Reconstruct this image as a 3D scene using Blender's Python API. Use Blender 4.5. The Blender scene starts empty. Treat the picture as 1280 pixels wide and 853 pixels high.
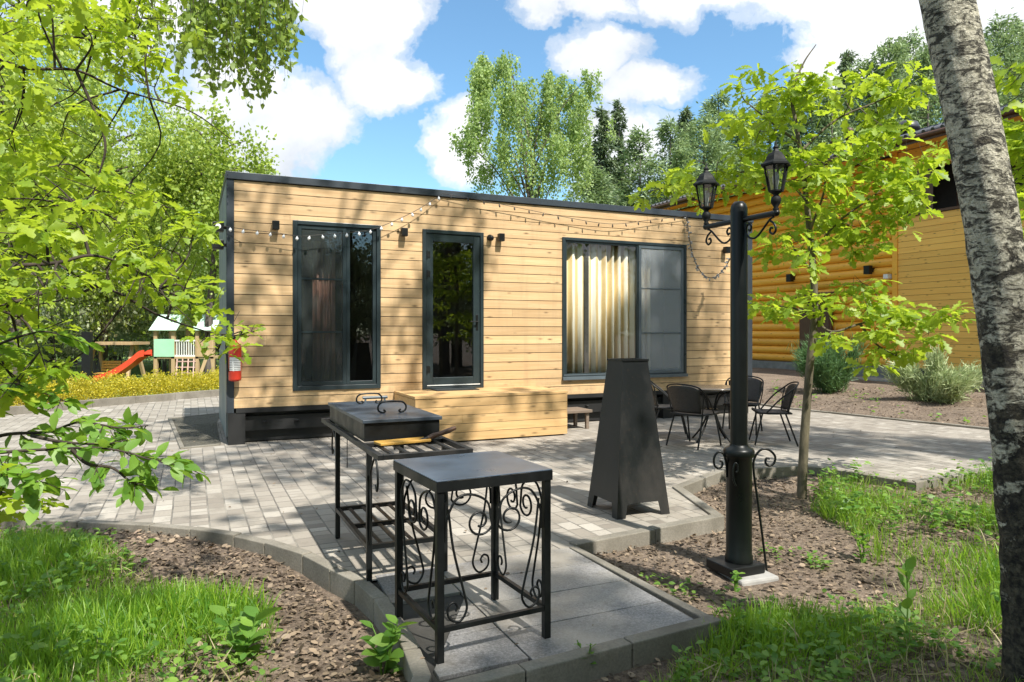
import bpy, math, random
import numpy as np
from mathutils import Vector, Matrix
random.seed(7); rng = np.random.default_rng(11)
R = math.radians
SC = bpy.context.scene
COL = SC.collection
F, HZ, CH = 880.0, 416.0, 1.4          # focal length in px of the 1280 photo, horizon row, eye height

# ------------------------------------------------------------------ placing helpers
def G(u, v, z=0.0):
    d = (CH - z) * F / (v - HZ)
    return Vector(((u - 640) / F * d, d, z))
def PD(u, v, d):
    return Vector(((u - 640) / F * d, d, CH - (v - HZ) * d / F))
HA = R(24.5); HC, HS = math.cos(HA), math.sin(HA)
HO = Vector((-3.546, 8.74, 0))
def HP(u, v):
    k = (u - 640) / F
    s = (k * HO.y - HO.x) / (HC - k * HS)
    return s, CH - (v - HZ) * (HO.y + HS * s) / F
def HW(s, n, z=0.0):                   # house coordinates (along, outwards, up) to world
    return Vector((HO.x + HC * s + HS * n, HO.y + HS * s - HC * n, z))

# ------------------------------------------------------------------ object helpers
def tag(o, label=None, cat=None, group=None, kind=None):
    if label: o['label'] = label
    if cat: o['category'] = cat
    if group: o['group'] = group
    if kind: o['kind'] = kind
    return o
def empty(name, loc=(0, 0, 0), rz=0.0, label=None, cat=None, group=None):
    o = bpy.data.objects.new(name, None); COL.objects.link(o)
    o.empty_display_size = 0.1
    o.location = loc; o.rotation_euler = (0, 0, rz)
    return tag(o, label, cat, group)
def link(name, me, mat, parent=None, kind=None):
    o = bpy.data.objects.new(name, me); COL.objects.link(o)
    if mat:
        for m in (mat if isinstance(mat, (list, tuple)) else [mat]): me.materials.append(m)
    if parent: o.parent = parent
    if kind: o['kind'] = kind
    return o
def copy_tree(o, parent=None):
    c = o.copy(); COL.objects.link(c)
    if parent: c.parent = parent
    for ch in list(o.children): copy_tree(ch, c)
    return c

def smooth_path(pts, n=6):
    pts = [Vector(p) for p in pts]
    if len(pts) < 3: return pts
    P = [pts[0] * 2 - pts[1]] + pts + [pts[-1] * 2 - pts[-2]]
    out = []
    for i in range(1, len(P) - 2):
        a, b, c, d = P[i - 1], P[i], P[i + 1], P[i + 2]
        for k in range(n):
            t = k / n
            out.append(0.5 * ((2 * b) + (c - a) * t + (2 * a - 5 * b + 4 * c - d) * t * t + (3 * b - a - 3 * c + d) * t ** 3))
    out.append(pts[-1])
    return out

class MB:
    def __init__(s): s.v = []; s.f = []; s.sm = []
    def add(s, vs, fs, sm=False):
        o = len(s.v); s.v += [tuple(p) for p in vs]
        s.f += [tuple(i + o for i in f) for f in fs]; s.sm += [sm] * len(fs)
    def box(s, x0, x1, y0, y1, z0, z1, M=None):
        vs = [Vector(p) for p in ((x0,y0,z0),(x1,y0,z0),(x1,y1,z0),(x0,y1,z0),(x0,y0,z1),(x1,y0,z1),(x1,y1,z1),(x0,y1,z1))]
        if M: vs = [M @ p for p in vs]
        s.add(vs, [(0,3,2,1),(4,5,6,7),(0,1,5,4),(1,2,6,5),(2,3,7,6),(3,0,4,7)])
    def bar(s, a, b, w, h=None, up=(0,0,1)):
        a, b = Vector(a), Vector(b); h = h or w
        d = (b - a).normalized(); up = Vector(up)
        if abs(d.dot(up)) > .98: up = Vector((0, 1, 0))
        x = d.cross(up).normalized() * w / 2; y = x.cross(d).normalized() * h / 2
        vs = [a-x-y, a+x-y, a+x+y, a-x+y, b-x-y, b+x-y, b+x+y, b-x+y]
        s.add(vs, [(3,2,1,0),(4,5,6,7),(0,1,5,4),(1,2,6,5),(2,3,7,6),(3,0,4,7)])
    def tube(s, pts, r, n=8, cap=True):
        pts = [Vector(p) for p in pts]
        m = len(pts)
        if m < 2: return
        rs = r if isinstance(r, (list, tuple)) else [r] * m
        if len(rs) != m:
            rs = [float(np.interp(i / (m - 1), np.linspace(0, 1, len(rs)), rs)) for i in range(m)]
        t = (pts[1] - pts[0]).normalized()
        x = t.orthogonal().normalized()
        vs = []
        for i, p in enumerate(pts):
            if i: 
                tt = (pts[min(i + 1, m - 1)] - pts[i - 1])
                if tt.length > 1e-9: t = tt.normalized()
            x = (x - t * x.dot(t))
            x = x.normalized() if x.length > 1e-6 else t.orthogonal().normalized()
            y = t.cross(x)
            for k in range(n):
                a = 2 * math.pi * k / n
                vs.append(p + (x * math.cos(a) + y * math.sin(a)) * rs[i])
        fs = [(i*n+k, i*n+(k+1)%n, (i+1)*n+(k+1)%n, (i+1)*n+k) for i in range(m-1) for k in range(n)]
        s.add(vs, fs, True)
        if cap:
            s.add(vs[:n], [tuple(reversed(range(n)))]); s.add(vs[-n:], [tuple(range(n))])
    def lathe(s, prof, c=(0, 0, 0), n=20, sm=True, ang=0.0):
        c = Vector(c); vs = []
        for r, z in prof:
            for k in range(n):
                a = ang + 2 * math.pi * k / n
                vs.append(c + Vector((r * math.cos(a), r * math.sin(a), z)))
        m = len(prof)
        fs = [(i*n+k, i*n+(k+1)%n, (i+1)*n+(k+1)%n, (i+1)*n+k) for i in range(m-1) for k in range(n)]
        s.add(vs, fs, sm)
        if prof[0][0] > 1e-5: s.add(vs[:n], [tuple(reversed(range(n)))])
        if prof[-1][0] > 1e-5: s.add(vs[-n:], [tuple(range(n))])
    def prism(s, poly, z0, z1):
        n = len(poly)
        vs = [(p[0], p[1], z0) for p in poly] + [(p[0], p[1], z1) for p in poly]
        s.add(vs, [tuple(reversed(range(n))), tuple(range(n, 2*n))] + [(i, (i+1)%n, n+(i+1)%n, n+i) for i in range(n)])
    def ball(s, c, r, n=8, sz=1.0):
        s.lathe([(max(1e-6, r*math.sin(math.pi*i/n)), -r*sz*math.cos(math.pi*i/n)) for i in range(n+1)], c, n+2)
    def build(s, name, mat, parent=None, kind=None, bevel=0.0, seg=2):
        me = bpy.data.meshes.new(name); me.from_pydata(s.v, [], s.f)
        me.polygons.foreach_set('use_smooth', s.sm); me.update()
        o = link(name, me, mat, parent, kind)
        if bevel:
            b = o.modifiers.new('bevel', 'BEVEL'); b.width = bevel; b.segments = seg; b.limit_method = 'ANGLE'; b.angle_limit = R(50)
        return o

# ------------------------------------------------------------------ material helpers
class NT:
    def __init__(s, tree): s.t = tree
    def n(s, typ, ins=None, **kw):
        d = s.t.nodes.new(typ)
        for k, v in kw.items(): setattr(d, k, v)
        for k, v in (ins or {}).items():
            if isinstance(v, bpy.types.NodeSocket): s.t.links.new(v, d.inputs[k])
            else: d.inputs[k].default_value = v
        return d
    def math(s, op, a, b=0.0, clamp=False):
        d = s.t.nodes.new('ShaderNodeMath'); d.operation = op; d.use_clamp = clamp
        for i, v in enumerate((a, b)):
            if isinstance(v, bpy.types.NodeSocket): s.t.links.new(v, d.inputs[i])
            else: d.inputs[i].default_value = v
        return d.outputs[0]
    def mix(s, f, a, b, mode='MIX'):
        d = s.t.nodes.new('ShaderNodeMix'); d.data_type = 'RGBA'; d.blend_type = mode
        for i, v in ((0, f), (6, a), (7, b)):
            if isinstance(v, bpy.types.NodeSocket): s.t.links.new(v, d.inputs[i])
            elif i == 0: d.inputs[0].default_value = v
            else: d.inputs[i].default_value = (*v, 1) if len(v) == 3 else v
        return d.outputs[2]
    def ramp(s, f, stops, interp='LINEAR'):
        d = s.t.nodes.new('ShaderNodeValToRGB'); s.t.links.new(f, d.inputs[0])
        e = d.color_ramp.elements; d.color_ramp.interpolation = interp
        while len(e) < len(stops): e.new(0.5)
        for el, (p, c) in zip(e, stops):
            el.position = p; el.color = (*c, 1) if hasattr(c, '__len__') else (c, c, c, 1)
        return d.outputs[0]
    def noise(s, scale, vec=None, detail=4.0, rough=0.55, dist=0.0, out=0):
        d = s.n('ShaderNodeTexNoise', {'Scale': scale, 'Detail': detail, 'Roughness': rough, 'Distortion': dist})
        if vec is not None: s.t.links.new(vec, d.inputs['Vector'])
        return d.outputs[out]
    def mapping(s, vec, scale=(1,1,1), rot=(0,0,0), loc=(0,0,0)):
        return s.n('ShaderNodeMapping', {'Vector': vec, 'Scale': scale, 'Rotation': rot, 'Location': loc}).outputs[0]
    def bump(s, h, strength=0.3, dist=0.02):
        return s.n('ShaderNodeBump', {'Height': h, 'Strength': strength, 'Distance': dist}).outputs[0]
def newmat(name):
    m = bpy.data.materials.new(name); m.use_nodes = True
    nt = NT(m.node_tree); p = m.node_tree.nodes['Principled BSDF']
    return m, nt, p
def setp(nt, p, **kw):
    names = dict(color='Base Color', rough='Roughness', metal='Metallic', normal='Normal', spec='Specular IOR Level', alpha='Alpha', coat='Coat Weight')
    for k, v in kw.items():
        i = p.inputs[names[k]]
        if isinstance(v, bpy.types.NodeSocket): nt.t.links.new(v, i)
        else: i.default_value = (*v, 1) if hasattr(v, '__len__') and len(v) == 3 else v
def coords(nt, which='Object'): return nt.n('ShaderNodeTexCoord').outputs[which]
def island(nt): return nt.n('ShaderNodeNewGeometry').outputs['Random Per Island']

def mat_plain(name, col, rough=0.5, metal=0.0, var=0.15, scale=12, bump=0.0, spec=0.5):
    m, nt, p = newmat(name); c = coords(nt)
    nz = nt.noise(scale, c, 5)
    d = tuple(x * (1 - var) for x in col); l = tuple(min(1, x * (1 + var)) for x in col)
    r2 = nt.ramp(nt.noise(scale * .37, c, 3), [(.3, rough * .8), (.7, min(1, rough * 1.25))])
    setp(nt, p, color=nt.ramp(nz, [(.3, d), (.7, l)]), rough=r2, metal=metal, spec=spec)
    if bump: setp(nt, p, normal=nt.bump(nt.noise(scale * 6, c, 4), bump, .005))
    return m
def mat_wood(name, dark, light, axis='x', knots=True, rough=0.55, grain=18, tint=0.25, weather=0.0):
    m, nt, p = newmat(name); c = coords(nt); isl = island(nt)
    off = nt.n('ShaderNodeCombineXYZ', {0: nt.math('MULTIPLY', isl, 37.0), 1: nt.math('MULTIPLY', isl, 91.0), 2: nt.math('MULTIPLY', isl, 53.0)}).outputs[0]
    v = nt.n('ShaderNodeVectorMath', {0: c, 1: off}, operation='ADD').outputs[0]
    sc = {'x': (1.0, grain, grain), 'y': (grain, 1.0, grain), 'z': (grain, grain, 1.0)}[axis]
    g = nt.noise(1.3, nt.mapping(v, sc), 5, .6, .6)
    col = nt.ramp(g, [(.25, dark), (.5, tuple((a + b) / 2 for a, b in zip(dark, light))), (.75, light)])
    t = nt.math('ADD', nt.math('MULTIPLY', isl, tint), 1 - tint / 2)
    col = nt.mix(1.0, col, nt.n('ShaderNodeCombineColor', {0: t, 1: t, 2: t}).outputs[0], 'MULTIPLY')
    col = nt.mix(nt.math('MULTIPLY', nt.noise(.9, c, 3), .35), col, tuple(x * .72 for x in dark))
    if knots:
        ks = {'x': (1.0, 3.0, 3.0), 'y': (3., 1., 3.), 'z': (3., 3., 1.)}[axis]
        vo = nt.n('ShaderNodeTexVoronoi', {'Vector': nt.mapping(v, ks), 'Scale': 3.4, 'Randomness': 1.0}).outputs['Distance']
        vo = nt.math('ADD', vo, nt.math('MULTIPLY', nt.math('SUBTRACT', nt.noise(14, v, 2), .5), .10))
        k = nt.ramp(vo, [(.05, .9), (.10, .5), (.20, 0.0)])
        col = nt.mix(k, col, tuple(x * .3 for x in dark))
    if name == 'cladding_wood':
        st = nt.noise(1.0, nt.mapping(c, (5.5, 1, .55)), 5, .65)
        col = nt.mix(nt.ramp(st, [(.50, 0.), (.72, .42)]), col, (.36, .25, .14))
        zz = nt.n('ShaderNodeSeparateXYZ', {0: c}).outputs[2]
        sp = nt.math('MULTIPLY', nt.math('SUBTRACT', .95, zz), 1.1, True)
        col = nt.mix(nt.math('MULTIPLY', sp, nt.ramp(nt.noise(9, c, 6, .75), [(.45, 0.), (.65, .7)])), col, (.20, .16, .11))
    if weather:
        col = nt.mix(nt.ramp(nt.noise(2.2, c, 4), [(.45, 0.), (.75, weather)]), col, (.22, .18, .14))
    setp(nt, p, color=col, rough=rough, normal=nt.bump(g, .18, .004))
    return m
def mat_leaf(name, dark, light, trans, t_amt=0.5, gloss=0.035):
    m = bpy.data.materials.new(name); m.use_nodes = True
    nt = NT(m.node_tree); m.node_tree.nodes.clear()
    isl = island(nt)
    rnd = nt.math('ADD', nt.math('MULTIPLY', isl, .7), nt.math('MULTIPLY', nt.noise(1.3, coords(nt), 2), .3))
    col = nt.ramp(rnd, [(.08, tuple(x * .75 for x in dark)), (.3, dark), (.8, light), (.96, (light[0] * 1.25, light[1] * 1.1, light[2] * 1.3))])
    tc = nt.mix(isl, trans, tuple(x * .8 for x in trans))
    d = nt.n('ShaderNodeBsdfDiffuse', {'Color': col}).outputs[0]
    t = nt.n('ShaderNodeBsdfTranslucent', {'Color': tc}).outputs[0]
    g = nt.n('ShaderNodeBsdfGlossy', {'Color': (1, 1, 1, 1), 'Roughness': .55}).outputs[0]
    a = nt.n('ShaderNodeMixShader', {0: t_amt, 1: d, 2: t}).outputs[0]
    b = nt.n('ShaderNodeMixShader', {0: gloss, 1: a, 2: g}).outputs[0]
    o = nt.n('ShaderNodeOutputMaterial'); nt.t.links.new(b, o.inputs[0])
    return m
def mat_glass(name, tint=(.85, .9, .9), refl=1.0):
    m = bpy.data.materials.new(name); m.use_nodes = True
    nt = NT(m.node_tree); m.node_tree.nodes.clear()
    fc = nt.n('ShaderNodeLayerWeight', {'Blend': .5}).outputs['Facing']
    fr = nt.math('ADD', nt.math('MULTIPLY', nt.math('POWER', fc, 4.0), .9), .11 * refl, True)
    tr = nt.n('ShaderNodeBsdfTransparent', {'Color': (*tint, 1)}).outputs[0]
    gl = nt.n('ShaderNodeBsdfGlossy', {'Color': (.95, .97, 1, 1), 'Roughness': .01}).outputs[0]
    o = nt.n('ShaderNodeOutputMaterial')
    nt.t.links.new(nt.n('ShaderNodeMixShader', {0: fr, 1: tr, 2: gl}).outputs[0], o.inputs[0])
    return m
def mat_screen(name, col, cover):
    m = bpy.data.materials.new(name); m.use_nodes = True
    nt = NT(m.node_tree); m.node_tree.nodes.clear()
    tr = nt.n('ShaderNodeBsdfTransparent', {}).outputs[0]
    df = nt.n('ShaderNodeBsdfDiffuse', {'Color': (*col, 1)}).outputs[0]
    o = nt.n('ShaderNodeOutputMaterial')
    nt.t.links.new(nt.n('ShaderNodeMixShader', {0: cover, 1: tr, 2: df}).outputs[0], o.inputs[0])
    return m

M = {}
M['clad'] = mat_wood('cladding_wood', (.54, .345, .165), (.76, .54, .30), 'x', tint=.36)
M['deckwood'] = mat_wood('deck_wood', (.53, .325, .135), (.76, .51, .245), 'x', tint=.3)
M['orange'] = mat_wood('orange_stained_wood', (.88, .39, .035), (.98, .54, .07), 'x', tint=.25, rough=.4)
M['orange2'] = mat_wood('honey_stained_wood', (.90, .46, .085), (.98, .60, .14), 'x', tint=.22, rough=.45)
M['greywood'] = mat_wood('weathered_wood', (.16, .12, .09), (.28, .22, .17), 'x', knots=False)
M['playwood'] = mat_wood('play_timber', (.42, .28, .15), (.58, .42, .25), 'z', knots=False)
M['brownwood'] = mat_wood('dark_brown_wood', (.07, .03, .015), (.13, .06, .03), 'z', knots=False)
M['anthra'] = mat_plain('anthracite_metal', (.045, .055, .06), .38, .0, .12, 6)
M['trim'] = mat_plain('graphite_trim', (.045, .055, .066), .4, .2, .12, 5)
M['lanternpaint'] = mat_plain('dull_black_paint', (.006, .0075, .007), .6, 0, .4, 30, .15, .25)
M['sidegrey'] = mat_plain('grey_side_panel', (.16, .19, .19), .5, .0, .12, 4)
M['frame'] = mat_plain('window_frame_paint', (.022, .034, .038), .33, 0, .12, 6)
M['framelight'] = mat_plain('window_frame_grey', (.10, .125, .14), .35, 0, .12, 6)
M['black'] = mat_plain('black_metal', (.007, .008, .008), .42, .0, .3, 20, .1, .35)
M['blackplate'] = mat_plain('black_sheet_metal', (.010, .0115, .012), .42, .0, .35, 4, .05, .35)
def mat_sooty(name, col):
    m, nt, p = newmat(name); c = coords(nt)
    a = nt.noise(2.6, nt.mapping(c, (1, 1, .5)), 6, .65); b = nt.noise(38, c, 5, .7)
    cc = nt.mix(nt.ramp(a, [(.42, 0.), (.70, .8)]), col, (.040, .036, .032))
    cc = nt.mix(nt.ramp(b, [(.60, 0.), (.74, .45)]), cc, (.075, .045, .028))
    setp(nt, p, color=cc, rough=nt.ramp(a, [(.35, .34), (.7, .62)]), spec=.35, normal=nt.bump(nt.math('ADD', b, a), .12, .004))
    return m
M['blackplate'] = mat_sooty('sooty_sheet_metal', (.009, .0105, .011))
M['tabletop'] = mat_plain('dark_tabletop', (.060, .082, .112), .34, .0, .3, 5, .05)
M['lidtop'] = mat_plain('dusty_lid', (.048, .064, .084), .38, .0, .35, 7, .05)
M['pole'] = mat_plain('glossy_black_paint', (.004, .0055, .005), .34, 0, .3, 9, .02, .3)
M['skirt'] = mat_plain('black_chassis', (.010, .010, .010), .6, 0, .3, 5)
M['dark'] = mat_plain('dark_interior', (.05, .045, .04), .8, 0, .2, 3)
M['white'] = mat_plain('white_plastic', (.75, .75, .72), .4, 0, .05, 8)
def mat_sticker():
    m, nt, p = newmat('printed_sticker'); c = coords(nt); z = nt.n('ShaderNodeSeparateXYZ', {0: c}).outputs[2]
    b = nt.math('GREATER_THAN', nt.math('SINE', nt.math('MULTIPLY', z, 300.)), .45)
    b = nt.math('MULTIPLY', b, nt.math('GREATER_THAN', nt.noise(30, nt.mapping(c, (1, 1, .1)), 2), .42))
    setp(nt, p, color=nt.mix(b, (.75, .75, .72), (.12, .12, .12)), rough=.4)
    return m
M['sticker'] = mat_sticker()
M['red'] = mat_plain('red_paint', (.55, .04, .02), .35, 0, .12, 8)
M['slide'] = mat_plain('orange_red_plastic', (.70, .075, .03), .4, 0, .1, 5)
M['mint'] = mat_plain('mint_panel', (.36, .66, .45), .5, 0, .08, 4)
M['mintpale'] = mat_plain('pale_mint_panel', (.55, .74, .64), .5, 0, .08, 4)
M['rope'] = mat_plain('pinkish_rope', (.55, .35, .3), .8, 0, .15, 8)
M['concrete'] = mat_plain('concrete', (.34, .33, .31), .85, 0, .25, 7, .3)
M['foundation'] = mat_plain('grey_foundation', (.20, .20, .19), .85, 0, .25, 5, .3)
M['rattan'] = mat_plain('dark_rattan', (.030, .027, .025), .55, 0, .35, 120, .4)
M['rtile'] = mat_plain('dark_roof_tile', (.060, .060, .065), .35, .2, .2, 6)
M['board'] = mat_wood('yellow_board', (.50, .27, .05), (.68, .40, .09), 'x', knots=False)
M['handle'] = mat_plain('brown_handle', (.09, .045, .025), .5, 0, .2, 20)
M['bulb'] = mat_plain('clear_bulb', (.80, .82, .82), .12, 0, .05, 8)
M['fairy'] = mat_plain('dusty_fairy_bulb', (.34, .34, .33), .3, 0, .4, 40)
M['cable'] = mat_plain('dark_cable', (.04, .035, .03), .6, 0, .2, 8)
M['lampglass'] = mat_glass('lantern_glass', (.80, .84, .82), 1.2)
M['glass'] = mat_glass('window_glass', (.95, .97, .96), .8)
M['screen'] = mat_screen('insect_screen_mesh', (.085, .10, .095), .24)
M['screen2'] = mat_screen('grey_screen_mesh', (.50, .54, .56), .30)
def mat_curtain():
    m, nt, p = newmat('striped_curtain'); c = coords(nt)
    w = nt.n('ShaderNodeTexWave', {'Vector': c, 'Scale': 2.6, 'Distortion': 0.6}, bands_direction='X').outputs['Fac']
    setp(nt, p, color=nt.ramp(w, [(.28, (.60, .43, .20)), (.6, (.84, .78, .64))]), rough=.8)
    return m
M['curtain'] = mat_curtain()
M['curtain2'] = mat_plain('brown_curtain', (.35, .20, .15), .8, 0, .15, 6)

# foliage
M['oak'] = mat_leaf('oak_leaf', (.17, .30, .012), (.40, .52, .030), (.62, .78, .05), .52)
M['oaklow'] = mat_leaf('elm_leaf', (.11, .25, .025), (.24, .42, .05), (.44, .68, .07), .48)
M['birchleaf'] = mat_leaf('birch_leaf', (.13, .22, .030), (.27, .38, .06), (.45, .60, .08), .48)
M['fresh'] = mat_leaf('fresh_leaf', (.22, .33, .035), (.42, .52, .09), (.55, .68, .10), .45)
M['pale'] = mat_leaf('pale_leaf', (.30, .36, .17), (.58, .62, .40), (.5, .56, .3), .4)
M['bgbirch'] = mat_leaf('far_birch_leaf', (.20, .31, .08), (.44, .57, .20), (.55, .70, .18), .45)
M['deep'] = mat_leaf('deep_leaf', (.05, .11, .022), (.14, .24, .05), (.22, .38, .05), .42)
M['pine'] = mat_leaf('pine_needle', (.14, .22, .09), (.38, .50, .23), (.34, .46, .16), .32)
M['spruce'] = mat_leaf('spruce_needle', (.095, .145, .08), (.25, .32, .17), (.22, .30, .12), .28)
M['dwarf'] = mat_leaf('dwarf_pine_needle', (.055, .14, .05), (.17, .31, .11), (.18, .32, .08), .3)
M['silver'] = mat_leaf('silver_pine_needle', (.32, .42, .18), (.60, .68, .36), (.44, .52, .24), .3)
M['grass'] = mat_leaf('grass_blade', (.07, .20, .010), (.29, .46, .03), (.42, .68, .05), .48)
M['straw'] = mat_leaf('dry_grass_blade', (.30, .26, .12), (.60, .52, .30), (.4, .35, .15), .3)
M['weed'] = mat_leaf('weed_leaf', (.075, .20, .022), (.22, .38, .05), (.34, .56, .06), .45)
M['hedge'] = mat_leaf('golden_hedge_leaf', (.34, .33, .015), (.78, .66, .04), (.7, .62, .04), .42)
M['litter'] = mat_leaf('dry_leaf', (.075, .055, .037), (.33, .25, .17), (.2, .14, .08), .12, .03)
def mat_bark(name, dark, light, sc=(9, 9, 2.2)):
    m, nt, p = newmat(name); c = coords(nt)
    n1 = nt.noise(2.2, nt.mapping(c, sc), 6, .65)
    setp(nt, p, color=nt.ramp(n1, [(.3, dark), (.7, light)]), rough=.9, normal=nt.bump(n1, .7, .02))
    return m
M['bark'] = mat_bark('brown_bark', (.035, .026, .018), (.15, .115, .085))
M['twig'] = mat_bark('dark_twig', (.022, .016, .012), (.075, .055, .04))
M['sapbark'] = mat_bark('sapling_bark', (.055, .048, .030), (.19, .16, .10))
M['farbark'] = mat_bark('grey_bark', (.05, .04, .035), (.16, .13, .11))
def mat_birchbark():
    m, nt, p = newmat('birch_bark'); c = coords(nt)
    sep = nt.n('ShaderNodeSeparateXYZ', {0: c}).outputs[2]
    n1 = nt.noise(1.0, nt.mapping(c, (15, 15, 33)), 8, .74, .9)    # short horizontal peeling marks
    n2 = nt.noise(1.0, nt.mapping(c, (6, 6, 9)), 7, .66, .5)       # large rough patches
    n3 = nt.noise(70, c, 4, .7)
    pale = nt.mix(nt.ramp(n3, [(.35, 0.), (.65, 1.)]), (.33, .31, .22), (.72, .68, .54))
    marks = nt.ramp(n1, [(.43, 1.), (.50, 0.)])
    col = nt.mix(marks, pale, (.055, .05, .034))
    low = nt.math('MULTIPLY', nt.math('SUBTRACT', 1.75, sep), .15, True)    # rougher, blacker bark low on the trunk
    f = nt.ramp(nt.math('ADD', n2, low), [(.58, 0.), (.62, 1.)])
    col = nt.mix(f, col, nt.mix(nt.ramp(nt.noise(30, c, 6, .7), [(.40, 0.), (.62, 1.)]), (.014, .012, .009), (.12, .105, .07)))
    h = nt.math('SUBTRACT', n3, nt.math('MULTIPLY', nt.math('ADD', marks, f), .8))
    setp(nt, p, color=col, rough=.85, normal=nt.bump(h, .9, .02))
    return m
M['birchbark'] = mat_birchbark()

def mat_pavers():
    m, nt, p = newmat('paving_bricks'); c = coords(nt)
    v = nt.mapping(c, rot=(0, 0, R(90)))
    wob = nt.noise(3.0, c, 2, out=1)
    v = nt.n('ShaderNodeVectorMath', {0: v, 1: nt.n('ShaderNodeVectorMath', {0: wob, 'Scale': .012}, operation='SCALE').outputs[0]}, operation='ADD').outputs[0]
    b = nt.n('ShaderNodeTexBrick', {'Vector': v, 'Color1': (.0, .0, .0, 1), 'Color2': (1, 1, 1, 1), 'Mortar': (0, 0, 0, 1), 'Scale': 1.0,
             'Mortar Size': .0065, 'Mortar Smooth': .35, 'Bias': 0.0, 'Brick Width': .19, 'Row Height': .128}, offset=.5, squash=.55, squash_frequency=3)
    rnd = b.outputs['Color']; mor = b.outputs['Fac']
    col = nt.ramp(rnd, [(0, (.22, .19, .155)), (.4, (.305, .27, .222)), (.85, (.365, .328, .275)), (1, (.49, .45, .385))])
    col = nt.mix(nt.ramp(nt.noise(60, c, 4), [(.3, 0.), (.75, .35)]), col, (.16, .15, .13))
    big = nt.ramp(nt.noise(.9, c, 5), [(.35, 0.), (.7, .4)])
    col = nt.mix(big, col, (.40, .365, .31))
    col = nt.mix(nt.ramp(nt.noise(2.1, c, 6, .7), [(.54, 0.), (.68, .5)]), col, (.13, .115, .09))
    col = nt.mix(mor, col, nt.mix(nt.ramp(nt.noise(2.3, c, 4), [(.4, 0.), (.65, 1.)]), (.12, .11, .095), (.30, .275, .23)))
    h = nt.math('SUBTRACT', nt.math('MULTIPLY', nt.noise(90, c, 3), .25), mor)
    setp(nt, p, color=col, rough=.8, normal=nt.bump(h, .6, .008))
    return m
M['pavers'] = mat_pavers()
def mat_slab():
    m, nt, p = newmat('granite_slab'); c = coords(nt); isl = island(nt)
    sp = nt.noise(95, c, 4, .8)
    col = nt.ramp(sp, [(.32, (.12, .118, .118)), (.5, (.245, .24, .235)), (.68, (.42, .41, .40))])
    col = nt.mix(nt.ramp(nt.noise(1.8, c, 5), [(.42, 0.), (.62, .7)]), col, (.36, .33, .275))
    col = nt.mix(nt.ramp(nt.noise(4.5, c, 6, .7), [(.55, 0.), (.68, .6)]), col, (.085, .08, .068))
    t = nt.math('ADD', nt.math('MULTIPLY', isl, .25), .85)
    col = nt.mix(1.0, col, nt.n('ShaderNodeCombineColor', {0: t, 1: t, 2: t}).outputs[0], 'MULTIPLY')
    setp(nt, p, color=col, rough=nt.ramp(nt.noise(2.5, c, 4), [(.35, .34), (.7, .62)]), normal=nt.bump(sp, .15, .002))
    return m
M['slab'] = mat_slab()
def mat_kerb():
    m, nt, p = newmat('kerb_concrete'); c = coords(nt)
    n = nt.noise(2.2, c, 5, .6); g = nt.noise(80, c, 3)
    col = nt.ramp(n, [(.3, (.15, .135, .105)), (.55, (.27, .245, .20)), (.75, (.36, .335, .29))])
    col = nt.mix(nt.ramp(g, [(.35, .35), (.7, 0.)]), col, (.08, .075, .06))
    setp(nt, p, color=col, rough=.9, normal=nt.bump(g, .5, .004))
    return m
M['kerb'] = mat_kerb()
def mat_soil():
    m, nt, p = newmat('soil'); c = coords(nt)
    s = nt.n('ShaderNodeSeparateXYZ', {0: c})
    n1 = nt.noise(1.1, c, 6, .65); n2 = nt.noise(28, c, 6, .7)
    col = nt.ramp(n2, [(.28, (.05, .036, .025)), (.5, (.15, .11, .078)), (.72, (.33, .255, .19))])
    col = nt.mix(nt.ramp(n1, [(.45, 0.), (.7, .55)]), col, (.30, .235, .17))
    far = nt.math('MULTIPLY', nt.math('SUBTRACT', s.outputs[1], 15.), .5, True)
    left = nt.math('MULTIPLY', nt.math('SUBTRACT', 2., s.outputs[0]), .5, True)
    gm = nt.math('MULTIPLY', far, left)
    grassc = nt.ramp(nt.noise(6, c, 6, .7), [(.3, (.06, .12, .015)), (.7, (.20, .30, .05))])
    col = nt.mix(gm, col, grassc)
    setp(nt, p, color=col, rough=.95, normal=nt.bump(n2, .9, .03))
    return m
M['soil'] = mat_soil()
def mat_gravel():
    m, nt, p = newmat('gravel_bed'); c = coords(nt)
    vo = nt.n('ShaderNodeTexVoronoi', {'Vector': c, 'Scale': 38.0})
    col = nt.mix(.5, nt.ramp(vo.outputs['Color'], [(.1, (.05, .045, .035)), (.9, (.21, .19, .15))]), (.10, .095, .07))
    setp(nt, p, color=col, rough=.95, normal=nt.bump(vo.outputs['Distance'], 1., .03))
    return m
M['gravel'] = mat_gravel()

# ------------------------------------------------------------------ leaf meshes (numpy)
def template(ts, ws, fold=.25, curl=.18):
    V = []; Fc = []
    n = len(ts)
    mid = []; lf = []; rt = []
    for t, w in zip(ts, ws):
        z = -curl * t * t
        mid.append(len(V)); V.append((t, 0, z))
        if w > 0:
            lf.append(len(V)); V.append((t, w, z + fold * w)); rt.append(len(V)); V.append((t, -w, z + fold * w))
        else: lf.append(mid[-1]); rt.append(mid[-1])
    for i in range(n - 1):
        q = [mid[i], mid[i+1], lf[i+1], lf[i]]; Fc.append(list(dict.fromkeys(q)))
        q = [mid[i], rt[i], rt[i+1], mid[i+1]]; Fc.append(list(dict.fromkeys(q)))
    return np.array(V, float), Fc
T_OAK = template([0, .14, .24, .33, .46, .56, .70, .80, .92, 1], [0, .03, .11, .05, .19, .09, .25, .13, .13, 0], .22, .24)
T_OVAL = template([0, .2, .5, .8, 1], [0, .22, .30, .17, 0], .2, .16)
T_FLAT = template([0, .22, .5, .75, 1], [0, .24, .30, .22, 0], .06, .10)
T_BIRCH = template([0, .3, .62, 1], [0, .34, .24, 0], .15, .1)
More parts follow.
